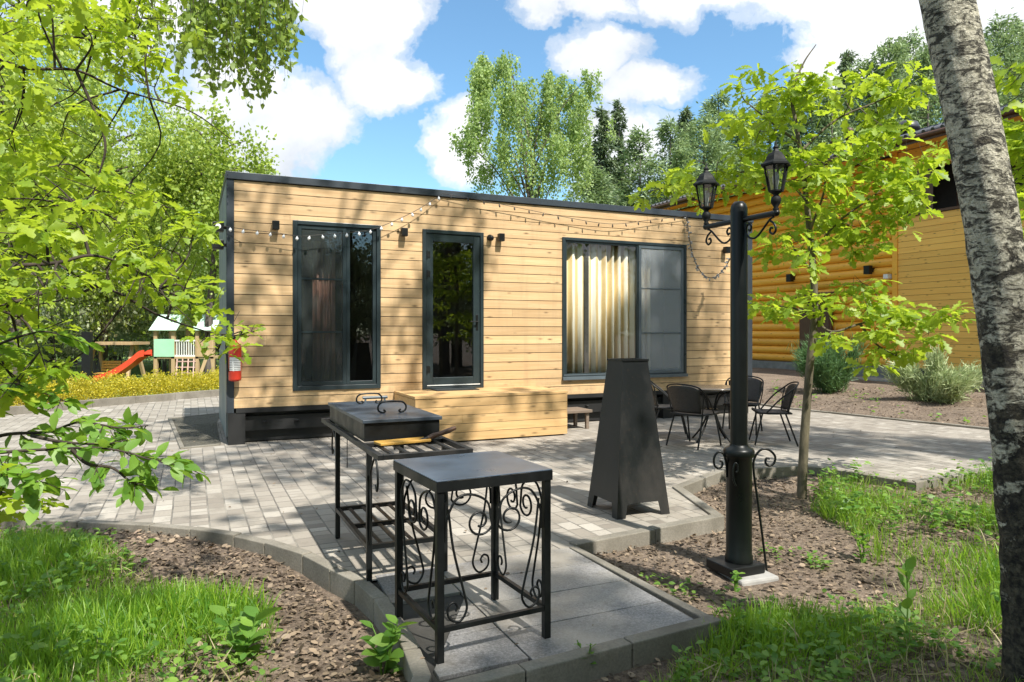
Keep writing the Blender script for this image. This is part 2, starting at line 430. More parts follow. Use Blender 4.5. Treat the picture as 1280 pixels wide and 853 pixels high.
T_DIA = (np.array([(0, 0, 0), (.5, .3, .05), (1, 0, -.08), (.5, -.3, .05)], float), [[0, 3, 2, 1]])
T_NEEDLE = (np.array([(0, -.05, 0), (1, -.02, -.05), (1, .02, -.05), (0, .05, 0)], float), [[0, 1, 2, 3]])
T_SPRAY = (np.array([(0, 0, 0), (.35, .16, .05), (1, 0, -.1), (.35, -.16, .05)], float), [[0, 3, 2, 1]])
T_BLADE = (np.array([(0, -.020, 0), (0, .020, 0), (.5, .017, .05), (.5, -.017, .05), (.82, .009, -.02), (.82, -.009, -.02), (1, 0, -.14)], float),
           [[0, 3, 2, 1], [3, 5, 4, 2], [5, 6, 4]])

def raw_mesh(name, V, loops, starts):
    me = bpy.data.meshes.new(name)
    me.vertices.add(len(V)); me.vertices.foreach_set('co', np.ascontiguousarray(V, np.float32).ravel())
    me.loops.add(len(loops)); me.loops.foreach_set('vertex_index', np.ascontiguousarray(loops, np.int32))
    me.polygons.add(len(starts)); me.polygons.foreach_set('loop_start', np.ascontiguousarray(starts, np.int32))
    me.update(calc_edges=True); me.validate()
    return me
def leaf_mesh(name, P, D, N, S, tmpl):
    P, D, N = np.asarray(P, float), np.asarray(D, float), np.asarray(N, float)
    S = np.broadcast_to(np.asarray(S, float), (len(P),))
    D = D / (np.linalg.norm(D, axis=1, keepdims=True) + 1e-9)
    B = np.cross(N, D); B /= (np.linalg.norm(B, axis=1, keepdims=True) + 1e-9)
    U = np.cross(D, B)
    TV, TF = tmpl
    V = P[:, None, :] + S[:, None, None] * (TV[None, :, 0:1] * D[:, None, :] + TV[None, :, 1:2] * B[:, None, :] + TV[None, :, 2:3] * U[:, None, :])
    k = len(TV); n = len(P)
    fl = np.array([i for f in TF for i in f]); st = np.cumsum([0] + [len(f) for f in TF])[:-1]; L = len(fl)
    loops = (fl[None, :] + (np.arange(n) * k)[:, None]).ravel()
    starts = (st[None, :] + (np.arange(n) * L)[:, None]).ravel()
    return raw_mesh(name, V.reshape(-1, 3), loops, starts)
def rdir(n, up=0.0, spread=1.0):
    d = rng.normal(size=(n, 3)) * spread; d[:, 2] += up
    return d / (np.linalg.norm(d, axis=1, keepdims=True) + 1e-9)
def V3(p): return np.array((p[0], p[1], p[2]), float)

def cluster_leaves(clumps, per, leaf, tmpl, droop=-.25, upn=1.0, nspread=.55, var=.35):
    """clumps: list of (centre, radius[, flat]); leaves radiate from a few twig tips inside each clump"""
    P = []; D = []; S = []
    for c in clumps:
        ctr, r = V3(c[0]), c[1]; flat = c[2] if len(c) > 2 else .7
        n = max(3, int(per * (r / .25) ** 2 * (c[3] if len(c) > 3 else 1)))
        k = max(2, n // 7)
        tips = ctr + rng.normal(size=(k, 3)) * np.array((r * .55, r * .55, r * .55 * flat))
        idx = rng.integers(0, k, n)
        d = rng.normal(size=(n, 3)) * np.array((1, 1, .45)); d[:, 2] += droop
        d /= np.linalg.norm(d, axis=1, keepdims=True)
        P.append(tips[idx] + d * leaf * .25 * rng.random((n, 1))); D.append(d); S.append(leaf * (1 - var + 2 * var * rng.random(n)))
    P = np.concatenate(P); D = np.concatenate(D); S = np.concatenate(S)
    return P, D, rdir(len(P), upn, nspread), S

def limb_twigs(mb, limbs, clumps, r=.006, n=5):
    """thin twigs from the nearest limb point to each clump centre"""
    pts = np.array([V3(p) for l in limbs for p in l])
    for c in clumps:
        ctr = V3(c[0]); w = np.linalg.norm(pts - ctr, axis=1)
        a = Vector(pts[int(np.argmin(w))]); b = Vector(ctr)
        m = (a + b) / 2 + Vector(rng.normal(size=3) * (b - a).length * .10) + Vector((0, 0, .06 * (b - a).length))
        mb.tube(smooth_path([a, m, b], 4), [r * 1.6, r, r * .5], n, False)
        for j in range(2):
            e = b + Vector(rng.normal(size=3) * c[1] * .6)
            mb.tube([m.lerp(b, .6), e], [r * .7, r * .35], 4, False)

def crown_points(n, rx, rz, zc, lumps=9, lr=.45, seed=1, droop=0.0):
    """uneven crown: leaf points in overlapping lumps around an ellipsoid"""
    g = np.random.default_rng(seed)
    L = g.normal(size=(lumps, 3)); L /= np.linalg.norm(L, axis=1, keepdims=True)
    L *= (.35 + .5 * g.random((lumps, 1)))
    sizes = lr * (.6 + .8 * g.random(lumps))
    sub = 10
    C = []
    for i in range(lumps):
        q = g.normal(size=(sub, 3)); q /= np.linalg.norm(q, axis=1, keepdims=True)
        C.append(L[i] + q * sizes[i] * (.45 + .55 * g.random((sub, 1))))
    C = np.concatenate(C)
    idx = g.integers(0, len(C), n)
    P = C[idx] + g.normal(size=(n, 3)) * .085
    P = P * np.array((rx, rx, rz)); P[:, 2] += zc
    if droop: P[:, 2] -= droop * g.random(n) ** 1.5
    Cw = C * np.array((rx, rx, rz)); Cw[:, 2] += zc
    return P, Cw
def tree_meshes(name, h, rx, rz, zc, n, leaf, tmpl, trunk_r, seed, lumps=9, lr=.45, droop=0.0, upn=.6, lean=0.0):
    P, C = crown_points(n, rx, rz, zc, lumps, lr, seed, droop)
    P[:, 0] += lean * P[:, 2]
    D = rdir(n, -.3 if droop else -.1); N = rdir(n, upn, .8)
    cm = leaf_mesh(name + '_crown', P, D, N, leaf * (.65 + .7 * rng.random(n)), tmpl)
    mb = MB(); g = np.random.default_rng(seed + 5)
    top = zc + rz * .75
    tp = smooth_path([(g.normal() * .04 * h * t * .6 + lean * t * top, g.normal() * .04 * h * t * .6, -.3 + (top + .3) * t) for t in (0, .25, .5, .75, 1)], 4)
    mb.tube(tp, [trunk_r * 1.25, trunk_r, trunk_r * .7, trunk_r * .4, trunk_r * .12], 10, False)
    for i in g.choice(len(C), min(34, len(C)), replace=False):
        c = Vector(C[i]); c.x += lean * c.z
        zz = max(.25 * h, c.z - (.15 + .3 * g.random()) * max(.5, (c.xy.length)) * 1.2)
        a = min(tp, key=lambda p: abs(p.z - zz))
        mid = a.lerp(c, .5) + Vector((0, 0, .1 * (c - a).length))
        mb.tube(smooth_path([a, mid, c], 4), [trunk_r * .35, trunk_r * .2, trunk_r * .05], 6, False)
    me = bpy.data.meshes.new(name + '_trunk'); me.from_pydata(mb.v, [], mb.f); me.polygons.foreach_set('use_smooth', mb.sm); me.update()
    return cm, me
def make_tree(kind, loc, meshes, crown_m, trunk_m, label, cat='tree', group=None, scale=1.0, rz=0.0, sz=None):
    t = empty(kind, loc, rz, label, cat, group)
    t.scale = (scale, scale, sz or scale)
    for me, mm, nm in ((meshes[0], crown_m, 'crown'), (meshes[1], trunk_m, 'trunk')):
        if not me.materials: me.materials.append(mm)
        o = bpy.data.objects.new(nm, me); COL.objects.link(o); o.parent = t
    return t
def conifer_meshes(name, h, r, n, leaf, seed, base=.15, power=.9, droop=.25, tmpl=T_SPRAY, dens=1.0, clump=0.0):
    g = np.random.default_rng(seed); P = []; D = []; mb = MB()
    mb.tube([(0, 0, -.5), (0, 0, h * .5), (0, 0, h * .995)], [h * .014, h * .009, h * .0015], 8, False)
    nb = int(h * 7 * dens)
    per = n // nb
    for i in range(nb):
        f = (i + g.random()) / nb
        z = h * (base + (1 - base) * f ** .9)
        rr = r * (1 - f) ** power * (.65 + .55 * g.random()) + .12
        a = g.random() * 6.283
        e = np.array((math.cos(a) * rr, math.sin(a) * rr, -droop * rr + .12 * rr * f))
        if g.random() < .6: mb.tube([(0, 0, z), (e[0], e[1], z + e[2])], [h * .0022, h * .0007], 4, False)
        m = max(3, int(per * (.35 + 1.3 * (1 - f))))
        t = g.random(m) ** (.45 if clump else .7)
        if clump: t = np.clip(.75 + g.normal(size=m) * .22, .1, 1.1)
        p = np.array((0, 0, z)) + t[:, None] * e + g.normal(size=(m, 3)) * (.05 * r + .10 * rr * (1 + clump))
        P.append(p)
        d = e / (np.linalg.norm(e) + 1e-6) + g.normal(size=(m, 3)) * .6; D.append(d)
    P = np.concatenate(P); D = np.concatenate(D); k = len(P)
    cm = leaf_mesh(name + '_crown', P, D, rdir(k, 1., .7), leaf * (.6 + .8 * g.random(k)), tmpl)
    me = bpy.data.meshes.new(name + '_trunk'); me.from_pydata(mb.v, [], mb.f); me.polygons.foreach_set('use_smooth', mb.sm); me.update()
    return cm, me

# ------------------------------------------------------------------ GROUND, PAVING, KERBS
def inpoly(x, y, poly):
    ins = np.zeros(np.shape(x), bool); j = len(poly) - 1
    for i in range(len(poly)):
        xi, yi = poly[i][0], poly[i][1]; xj, yj = poly[j][0], poly[j][1]
        c = ((yi > y) != (yj > y)) & (x < (xj - xi) * (y - yi) / (yj - yi + 1e-12) + xi)
        ins ^= c; j = i
    return ins
left_edge = [(-12.0, 5.45), (-8.5, 5.35), (-5.5, 5.24)] + [tuple(G(u, v).xy) for u, v in
    ((17, 653.5), (96, 656), (186, 660), (237, 665), (292, 673), (330, 682), (378, 697), (412, 715), (443, 730))]
slab_left = [tuple(G(u, v).xy) for u, v in ((443, 730), (467, 752), (487, 785), (504, 817), (516, 850))] + [(-.42, 2.62)]
A = tuple(G(720, 684).xy); SE = tuple(G(904, 780).xy)
right_edge = [A, tuple(G(906, 648).xy), tuple(G(853, 611).xy), tuple(G(906, 590).xy), tuple(G(1004, 585).xy), tuple(G(1036, 588).xy),
              tuple(G(1145, 606).xy), tuple(G(1240, 590).xy), (6.3, 7.8), (11., 8.9)]
far_edge = [(11., 9.7), (7.2, 9.8), (6.93, 10.1), (5.08, 12.97), (4.75, 13.84), (4.0, 17.0), (-5.7, 17.1), tuple(G(260, 496).xy), tuple(G(112, 509).xy), tuple(G(0, 520).xy), (-11.5, 7.6), (-13, 6.0)]
patio = left_edge + right_edge + far_edge
def flat(name, poly, z, mat, kind='structure'):
    me = bpy.data.meshes.new(name); me.from_pydata([(p[0], p[1], z) for p in poly], [], [tuple(range(len(poly)))])
    me.update()
    if me.polygons[0].normal.z < 0: me.flip_normals()
    return link(name, me, mat, None, kind)
pv = bpy.data.objects.new('paving', None)
def flat_local(name, poly, z, mat, kind='structure'):
    # sheet kept in the house's own axes so the brick courses run square to the house
    rot = Matrix.Rotation(-HA, 3, 'Z')
    me = bpy.data.meshes.new(name); me.from_pydata([rot @ Vector((p[0], p[1], 0)) for p in poly], [], [tuple(range(len(poly)))]); me.update()
    if me.polygons[0].normal.z < 0: me.flip_normals()
    o = link(name, me, mat, None, kind); o.rotation_euler = (0, 0, HA); o.location = (0, 0, z)
    return o
bpy.data.objects.remove(pv)
flat_local('paving', patio, 0.0, M['pavers'])

# slab path: granite slabs with open joints over a bed
bvec = Vector((HC, HS)); avec = Vector((-HS, HC)); Av = Vector(A)
def slabpt(b, a): q = Av + bvec * b + avec * a; return (q.x, q.y)
slab_poly = [slab_left[0], A, SE, (-.42, 2.62)] + list(reversed(slab_left[1:-1]))
flat('slab_bed', slab_poly, -.012, mat_plain('slab_joint', (.05, .048, .042), .9), 'structure')
def clip(poly, p, n):                                   # keep the side where (q-p).n <= 0
    out = []
    for i in range(len(poly)):
        a, b = Vector(poly[i]), Vector(poly[(i + 1) % len(poly)])
        da, db = (a - p).dot(n), (b - p).dot(n)
        if da <= 0: out.append(a)
        if da * db < 0: out.append(a.lerp(b, da / (da - db)))
    return out
mb = MB(); g = .004
aj = [.0, -.31, -.66, -1.005, -1.352]
for i in range(4):
    a1, a0 = aj[i], aj[i + 1]
    p = [slabpt(-.965 + g, a0 + g), slabpt(-.06, a0 + g), slabpt(-.06, a1 - g), slabpt(-.965 + g, a1 - g)]
    mb.prism(p, -.03, .006)
al = [.0, -.45, -.95, -1.45, -1.9]
for i in range(4):
    a1, a0 = al[i], al[i + 1]
    q = [slabpt(-1.75, a0 + g), slabpt(-.965 - g, a0 + g), slabpt(-.965 - g, a1 - g), slabpt(-1.75, a1 - g)]
    for j in range(len(slab_left) - 1):
        s0, s1 = Vector(slab_left[j]), Vector(slab_left[j + 1])
        d = (s1 - s0).normalized(); nrm = Vector((d.y, -d.x))      # pointing left/outside
        if nrm.x > 0: nrm = -nrm
        # only clip with segments near this slab
        mid = (s0 + s1) / 2; ctr = Vector(slabpt(-1.2, (a0 + a1) / 2))
        if (mid - ctr).length < .75 and len(q) > 2: q = clip(q, s0 - nrm * .07, nrm)
    ends = Vector(SE); ne = -avec
    if len(q) > 2: q = clip(q, ends + avec * .06, ne)
    if len(q) > 2: mb.prism([(v.x, v.y) if isinstance(v, Vector) else v for v in q], -.03, .006)
mb.build('slab_path', M['slab'], None, 'structure', .003)

def kerb(name, pts, w, zt, zb, side=1, seglen=.8):
    """kerb stones along a line; side=+1 puts the stone on the left of the walking direction"""
    P = [Vector(p) for p in pts]; mb = MB()
    # resample
    out = [P[0]]; 
    for i in range(len(P) - 1):
        L = (P[i+1] - P[i]).length; k = max(1, round(L / seglen))
        for j in range(1, k + 1): out.append(P[i].lerp(P[i+1], j / k))
    nr = []
    for i in range(len(out)):
        d = Vector((0, 0))
        if i: d += (out[i] - out[i-1]).normalized()
        if i < len(out) - 1: d += (out[i+1] - out[i]).normalized()
        if d.length < 1e-6: d = (out[i] - out[i-1])
        d.normalize(); n = Vector((-d.y, d.x)) * side
        if 0 < i < len(out) - 1:
            c = max(.45, n.dot(Vector((-(out[i+1]-out[i]).normalized().y, (out[i+1]-out[i]).normalized().x)) * side))
            n = n / c
        nr.append(n * w)
    for i in range(len(out) - 1):
        a, b = out[i], out[i+1]; t = (b - a).normalized() * .003
        ai, bi = a + t, b - t
        q = [ai, bi, bi + nr[i+1], ai + nr[i]]
        dz = random.uniform(-.004, .004)
        mb.prism([(v.x, v.y) for v in q], zb, zt + dz)
    return mb.build(name, M['kerb'], None, 'structure', .006)
kerb('kerb', left_edge + slab_left[1:], .075, .018, -.35, 1, .5)
kerb('kerb', [(-.42, 2.62), SE], .075, .02, -.35, 1, .55)
kerb('kerb', [SE, A], .055, .014, -.35, 1, .7)
kerb('kerb', right_edge, .085, .018, -.35, 1, .75)
kerb('kerb', far_edge[1:5], .08, .03, -.3, 1, .9)
kerb('kerb', far_edge[6:11], .10, .14, -.3, 1, 1.0)

# gravel bed beside the house
bed = [tuple(G(210, 524).xy), tuple(G(225, 562).xy), (-3.62, 8.75), (-4.58, 10.9), (-5.0, 12.2)]
flat('gravel_bed', bed, .012, M['gravel'])
kerb('kerb', [bed[2], bed[1], bed[0], bed[4]], .05, .022, -.1, -1, .9)

def hgt(x, y):
    n = (np.sin(x * 2.3 + 1.3 * np.sin(y * 1.7)) + np.sin(y * 2.9 + 1.1 * np.sin(x * 2.1))) * .014 + np.sin(x * 7.1 + y * 3.3) * np.sin(y * 6.3) * .008
    # rises beyond the far edge towards the yellow house and beyond the left path
    dx, dy = 1.85, -2.87; L = math.hypot(dx, dy)
    s = ((x - 6.93) * -dy + (y - 10.1) * dx) / L
    up = np.clip((s - .1) / 3.0, 0, 1) * (x > 4.0) * (y > 4)
    l = np.clip((y - 17.3) / 4, 0, 1) * .10
    return -.092 + n + up * .19 + l + .04 * np.clip((-1.0 - x) / 1.5, 0, 1) * (y < 5.6)
def axis(lo, hi, step, far):
    a = list(np.arange(lo, hi + 1e-6, step)); s = step; x = hi
    while x < far: s *= 1.35; x += s; a.append(x)
    s = step; x = lo
    while x > -far: s *= 1.35; x -= s; a.insert(0, x)
    return np.array(a)
gx, gy = axis(-6.5, 8.5, .11, 320), axis(1.6, 14.5, .11, 320)
X, Y = np.meshgrid(gx, gy); Z = hgt(X, Y)
nx, ny = len(gx), len(gy)
I = (np.arange(ny - 1)[:, None] * nx + np.arange(nx - 1)[None, :]).ravel()
lo = np.stack([I, I + 1, I + 1 + nx, I + nx], 1).ravel()
me = raw_mesh('ground', np.stack([X, Y, Z], -1).reshape(-1, 3), lo, np.arange(len(I)) * 4)
me.polygons.foreach_set('use_smooth', np.ones(len(I), bool))
link('ground', me, M['soil'], None, 'structure')

# hill with forest floor far behind
mb = MB()
hp = [(-140, 75, -.3), (200, 60, -.3), (220, 120, 16), (-160, 140, 8)]
mb.add(hp, [(0, 1, 2, 3)])
mb.build('hills', mat_plain('forest_floor', (.06, .08, .03), .9, 0, .3, .3), None, 'structure')

# ------------------------------------------------------------------ MODULAR CABIN
HL, HWD = 8.49, 2.5
ZB, ZT = .456, 3.31
house = empty('modular_cabin', HO, HA, 'low flat-roofed cabin clad in pale horizontal boards with dark metal edges', 'cabin')
def rect(u0, v0, u1, v1, u2=None, v2=None):
    s0, za = HP(u0, v0); s1, zb = HP(u1, v1)
    return s0, s1, za, zb
sL0, zt1 = HP(366, 275.3); sL1, _ = HP(475.6, 282.4); _, zb1 = HP(367, 489)
sD0, ztd = HP(528, 286.5); sD1, _ = HP(604, 292); zbd = .607
sR0, zt2 = HP(702.6, 296.5); sR1, _ = HP(857.5, 305); _, zb2 = HP(702.6, 475.6)
OPEN = [(sL0, sL1, zb1, zt1), (sD0, sD1, zbd, ztd), (sR0, sR1, zb2, zt2)]
sC0, sC1 = .088, 8.24
def split_rows(z0, z1, s0, s1, openings):
    zs = sorted({z0, z1} | {z for o in openings for z in o[2:] if z0 < z < z1})
    for a, b in zip(zs[:-1], zs[1:]):
        mid = (a + b) / 2
        segs = [(s0, s1)]
        for o in openings:
            if o[2] < mid < o[3]:
                n = []
                for p, q in segs:
                    if o[0] > p: n.append((p, min(q, o[0])))
                    if o[1] < q: n.append((max(p, o[1]), q))
                segs = [x for x in n if x[1] - x[0] > .005]
        yield a, b, segs
mb = MB(); nrow = 22; ph = (ZT - ZB) / nrow
for i in range(nrow):
    z0 = ZB + i * ph; z1 = z0 + ph - .009
    joints = [random.uniform(.3, 8.1)] if i % 3 == 0 else []
    for a, b, segs in split_rows(z0, z1, sC0, sC1, OPEN):
        for p, q in segs:
            cuts = [p] + [j for j in joints if p + .1 < j < q - .1] + [q]
            for c, d in zip(cuts[:-1], cuts[1:]):
                mb.box(c + .0015, d - .0015, 0, .018, a, b)
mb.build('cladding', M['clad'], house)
mb = MB()
for a, b, segs in split_rows(ZB, ZT, sC0, sC1, OPEN):
    for p, q in segs: mb.box(p, q, .0185, .12, a, b)
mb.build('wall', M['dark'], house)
mb = MB(); mb.box(0, sC0, -.012, .13, ZB - .06, ZT); mb.build('corner_post', M['trim'], house, None, .004)
mb = MB(); mb.box(sC1, HL, -.012, .13, ZB - .06, ZT); mb.build('corner_post', M['trim'], house, None, .004)
mb = MB(); mb.box(0, .06, .13, HWD, .08, ZT); mb.build('side_wall', M['sidegrey'], house)
mb = MB(); mb.box(HL - .06, HL, .13, HWD, .08, ZT); mb.build('side_wall', M['sidegrey'], house)
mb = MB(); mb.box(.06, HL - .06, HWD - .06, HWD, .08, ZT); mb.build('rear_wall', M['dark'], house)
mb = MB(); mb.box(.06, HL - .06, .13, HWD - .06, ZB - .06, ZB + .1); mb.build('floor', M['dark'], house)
mb = MB(); mb.box(.04, HL - .04, .02, HWD - .02, ZT, ZT + .07); mb.build('roof', M['trim'], house)
mb = MB(); mb.box(-.01, HL + .01, -.03, .02, ZT + .002, ZT + .093); mb.box(-.01, .04, .02, HWD, ZT + .002, ZT + .09); mb.box(HL - .04, HL + .01, .02, HWD, ZT + .002, ZT + .09)
for i in range(4): mb.ball((.015, -.032, ZT - .02 - i * .09 if i else ZT + .05), .008, 5)
mb.build('roof_trim', M['trim'], house, None, .004)
mb = MB(); mb.box(.11, HL, -.018, .1, ZB - .06, ZB - .004); mb.build('base_rail', M['skirt'], house)
mb = MB(); mb.box(.02, HL - .05, .14, HWD - .03, .015, ZB - .062)
for s in (.02, 2.05, 4.5, 6.6, 8.2): mb.box(s, s + .2, -.01, .13, .0, ZB - .062)
mb.box(.22, HL - .05, .06, .13, .16, .34)
for s in (.45, .85, 1.3, 3.2, 5.2): mb.lathe([(.022, 0), (.03, .0), (.03, .015), (.022, .015)], (s, .04, .26), 10)
mb.build('chassis', M['skirt'], house)
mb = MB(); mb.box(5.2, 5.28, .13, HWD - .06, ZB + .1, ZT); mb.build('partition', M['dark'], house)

def ring(mb, s0, s1, z0, z1, t, y0, y1, tb=None, tt=None):
    tb = tb or t; tt = tt or t
    mb.box(s0, s0 + t, y0, y1, z0, z1); mb.box(s1 - t, s1, y0, y1, z0, z1)
    mb.box(s0 + t, s1 - t, y0, y1, z0, z0 + tb); mb.box(s0 + t, s1 - t, y0, y1, z1 - tt, z1)
def pane(mb, s0, s1, z0, z1, y): mb.add([(s0, y, z0), (s1, y, z0), (s1, y, z1), (s0, y, z1)], [(0, 1, 2, 3)])
# left window
s0, s1, z0, z1 = OPEN[0]
w = MB(); ring(w, s0, s1, z0, z1, .055, -.022, .07, .06, .05); win = w.build('window', M['frame'], house, None, .004)
sm = s0 + (s1 - s0) * .60
q = MB(); ring(q, s0 + .058, sm, z0 + .063, z1 - .053, .05, -.004, .045); q.build('sash', M['frame'], win, None, .003)
q = MB(); ring(q, sm + .003, s1 - .058, z0 + .063, z1 - .053, .045, .006, .055); q.build('sash', M['frame'], win, None, .003)
q = MB(); pane(q, s0 + .11, sm - .052, z0 + .115, z1 - .105, .030); q.build('pane', M['glass'], win)
q = MB(); pane(q, sm + .05, s1 - .105, z0 + .11, z1 - .1, .034); q.build('pane', M['glass'], win)
q = MB(); q.box(s0 + .11, sm - .052, .006, .0075, z0 + .115, z1 - .105); scr = q.build('insect_screen', M['screen'], win)
for f in (.345, .66):
    q = MB(); zz = z0 + (z1 - z0) * f; q.box(s0 + .11, sm - .052, -.002, .004, zz - .011, zz + .011); q.build('crossbar', M['frame'], win)
# door
s0, s1, z0, z1 = OPEN[1]
d = MB(); ring(d, s0, s1, z0, z1, .05, -.024, .075, .03); door = d.build('door', M['frame'], house, None, .004)
q = MB(); ring(q, s0 + .054, s1 - .054, z0 + .033, z1 - .054, .10, -.006, .05, .13, .11); q.build('door_leaf', M['frame'], door, None, .005)
q = MB(); pane(q, s0 + .152, s1 - .152, z0 + .16, z1 - .162, .018); q.build('pane', M['glass'], door)
q = MB(); hz = z0 + .95; hx = s1 - .10
q.box(hx - .018, hx + .018, -.014, -.0065, hz - .12, hz + .1); q.bar((hx, -.012, hz), (hx, -.055, hz), .018); q.bar((hx + .008, -.055, hz), (hx - .12, -.055, hz), .018, .014)
q.build('handle', M['black'], door, None, .003)
for zz in (z0 + .28, z1 - .35, z1 - .62):
    q = MB(); q.tube([(s0 + .062, -.016, zz - .05), (s0 + .062, -.016, zz + .05)], .013, 8); q.box(s0 + .062, s0 + .11, -.012, -.0065, zz - .045, zz + .045); q.build('hinge', M['black'], door)
q = MB(); q.box(s0 + .06, s1 - .06, -.032, -.0245, z0 + .05, z0 + .062); q.build('threshold', M['white'], door)
# right window
s0, s1, z0, z1 = OPEN[2]
w = MB(); ring(w, s0, s1, z0, z1, .05, -.022, .07, .065, .045); win2 = w.build('window', M['frame'], house, None, .004)
sm = HP(800, 400)[0]
q = MB(); q.box(s0 - .005, s1 + .005, -.05, -.023, z0, z0 + .05); q.box(s0 + .02, sm, -.026, -.0225, z0 + .07, z0 + .085); q.build('sill', M['framelight'], win2, None, .004)
q = MB(); ring(q, s0 + .053, sm - .03, z0 + .068, z1 - .048, .03, .0, .05); q.build('sash', M['frame'], win2, None, .003)
q = MB(); ring(q, sm - .027, s1 - .053, z0 + .068, z1 - .048, .05, -.010, .04); q.build('sash', M['framelight'], win2, None, .003)
q = MB(); pane(q, s0 + .085, sm - .062, z0 + .10, z1 - .08, .02); q.build('pane', M['glass'], win2)
q = MB(); pane(q, sm + .025, s1 - .105, z0 + .12, z1 - .1, .024); q.build('pane', M['glass'], win2)
q = MB(); q.box(sm + .025, s1 - .105, .002, .0035, z0 + .12, z1 - .1); q.build('insect_screen', M['screen2'], win2)
for f in (.33, .66):
    q = MB(); zz = z0 + (z1 - z0) * f; q.box(sm + .03, s1 - .11, -.006, .0, zz - .008, zz + .008); q.build('crossbar', M['framelight'], win2)
q = MB(); q.lathe([(.03, 0), (.03, .02)], (0, 0, 0), 10); 
# box-shaped wall lamps
for (u, v, nm) in ((348, 283, 0), (507, 291.5, 0), (627, 298, 0), (907, 313.5, 0)):
    s, z = HP(u, v); s -= .04
    q = MB(); q.box(s - .042, s + .042, -.115, -.03, z - .055, z + .055); q.box(s - .025, s + .025, -.03, -.001, z - .03, z + .03)
    q.build('wall_lamp', M['black'], house, None, .004)
s, z = HP(612, 297.5)
q = MB(); q.tube([(s, -.002, z), (s, -.02, z)], .045, 12); q.ball((s, -.055, z - .01), .042, 8); q.build('camera', M['black'], house)
for (z, lens) in ((HP(278, 284)[1], True), (HP(278, 306)[1] - .0, False)):
    q = MB(); q.box(-.16, -.03, -.05, .10, z - .055, z + .055); q.bar((-.04, .03, z), (.02, .05, z), .04); fl = q.build('floodlight', M['black'], house, None, .006)
    if lens:
        q = MB(); q.tube([(-.095, -.051, z), (-.095, -.056, z)], .032, 14); q.build('lens', M['white'], fl)
# curtains behind the panes
def curtain(name, s0, s1, y, z0, z1, mat, label, amp=.035, freq=9):
    n = 120; vs = []
    for i in range(n + 1):
        t = i / n; yy = y + amp * math.sin(t * freq * 6.283 + .6 * math.sin(t * 17)) + .01 * math.sin(t * 71)
        vs += [(s0 + (s1 - s0) * t, yy, z0), (s0 + (s1 - s0) * t, yy * .98 + .005, z1)]
    me = bpy.data.meshes.new(name); me.from_pydata(vs, [], [(2*i, 2*i+2, 2*i+3, 2*i+1) for i in range(n)])
    me.polygons.foreach_set('use_smooth', [True] * n); me.update()
    o = link(name, me, mat); o.location = HO; o.rotation_euler = (0, 0, HA)
    so = o.modifiers.new('solid', 'SOLIDIFY'); so.thickness = .004
    return tag(o, label, 'curtain')
curtain('curtain', sR0 + .03, sm + .02, .15, ZB + .12, z1 + .03, M['curtain'], 'beige striped curtain drawn behind the wide right pane of the cabin', .03, 10)
curtain('curtain', sm + .12, sm + .34, .22, ZB + .12, z1 + .03, M['curtain'], 'narrow pale curtain gathered behind the grey screened sash', .03, 4)
curtain('curtain', sL0 + .32, sL0 + .62, .45, ZB + .12, zt1 - .2, M['curtain2'], 'brownish curtain gathered behind the tall dark left window', .04, 4)

# wooden terrace box at the door
t = empty('wooden_terrace', HW(2.13, 0), HA, 'boxy wooden terrace of pine boards below the cabin door', 'terrace')
L, Dp, H = 2.15, .985, .605
mb = MB(); nb = 5; hh = (H - .035 - .02) / nb
for i in range(nb):
    z0 = .02 + i * hh
    j = [0, L] if i != 2 else [0, .62, L]
    for a, b in zip(j[:-1], j[1:]): mb.box(a + .001, b - .001, -Dp, -Dp + .022, z0, z0 + hh - .006)
mb.build('front_panel', M['deckwood'], t, None, .002)
for x0 in (0, L - .022):
    mb = MB()
    for i in range(nb): z0 = .02 + i * hh; mb.box(x0, x0 + .022, -Dp + .0225, -.004, z0, z0 + hh - .006)
    mb.build('side_panel', M['deckwood'], t, None, .002)
mb = MB(); n = 7
for i in range(n):
    y0 = -Dp - .008 + i * (Dp + .004) / n
    mb.box(-.008, L + .008, y0, y0 + Dp / n - .005, H - .034, H)
mb.build('top_boards', M['deckwood'], t, None, .003)
for x in (.1, 1.05, 1.95):
    mb = MB(); mb.box(x, x + .05, -Dp + .03, -.03, .01, H - .036); mb.build('joist', M['greywood'], t)
o = MB(); o.box(0, .62, -.34, -.03, 0, .012); dm = tag(o.build('door_mat', mat_plain('rubber_mat', (.02, .025, .025), .85, 0, .2, 60, .4), None, None, .004), 'thin dark mat lying on the terrace at the cabin door', 'mat')
dm.location = HW(sD0 + .1, 0, H + .002); dm.rotation_euler = (0, 0, HA)
# little step
t = empty('wooden_step', HW(4.36, .14), HA, 'low weathered grey step beside the right end of the terrace', 'step')
mb = MB(); mb.box(0, .55, -.46, -.02, .24, .28); mb.build('tread', M['greywood'], t, None, .004)
mb = MB(); mb.box(0, .36, .0, .13, .40, .435); mb.build('tread', M['greywood'], t, None, .004)
for x, y, h in ((.03, -.42, .24), (.47, -.42, .24), (.03, -.08, .24), (.47, -.08, .24), (.03, .03, .40), (.30, .03, .40)):
    mb = MB(); mb.box(x, x + .045, y, y + .045, .002, h - .001); mb.build('leg', M['greywood'], t)

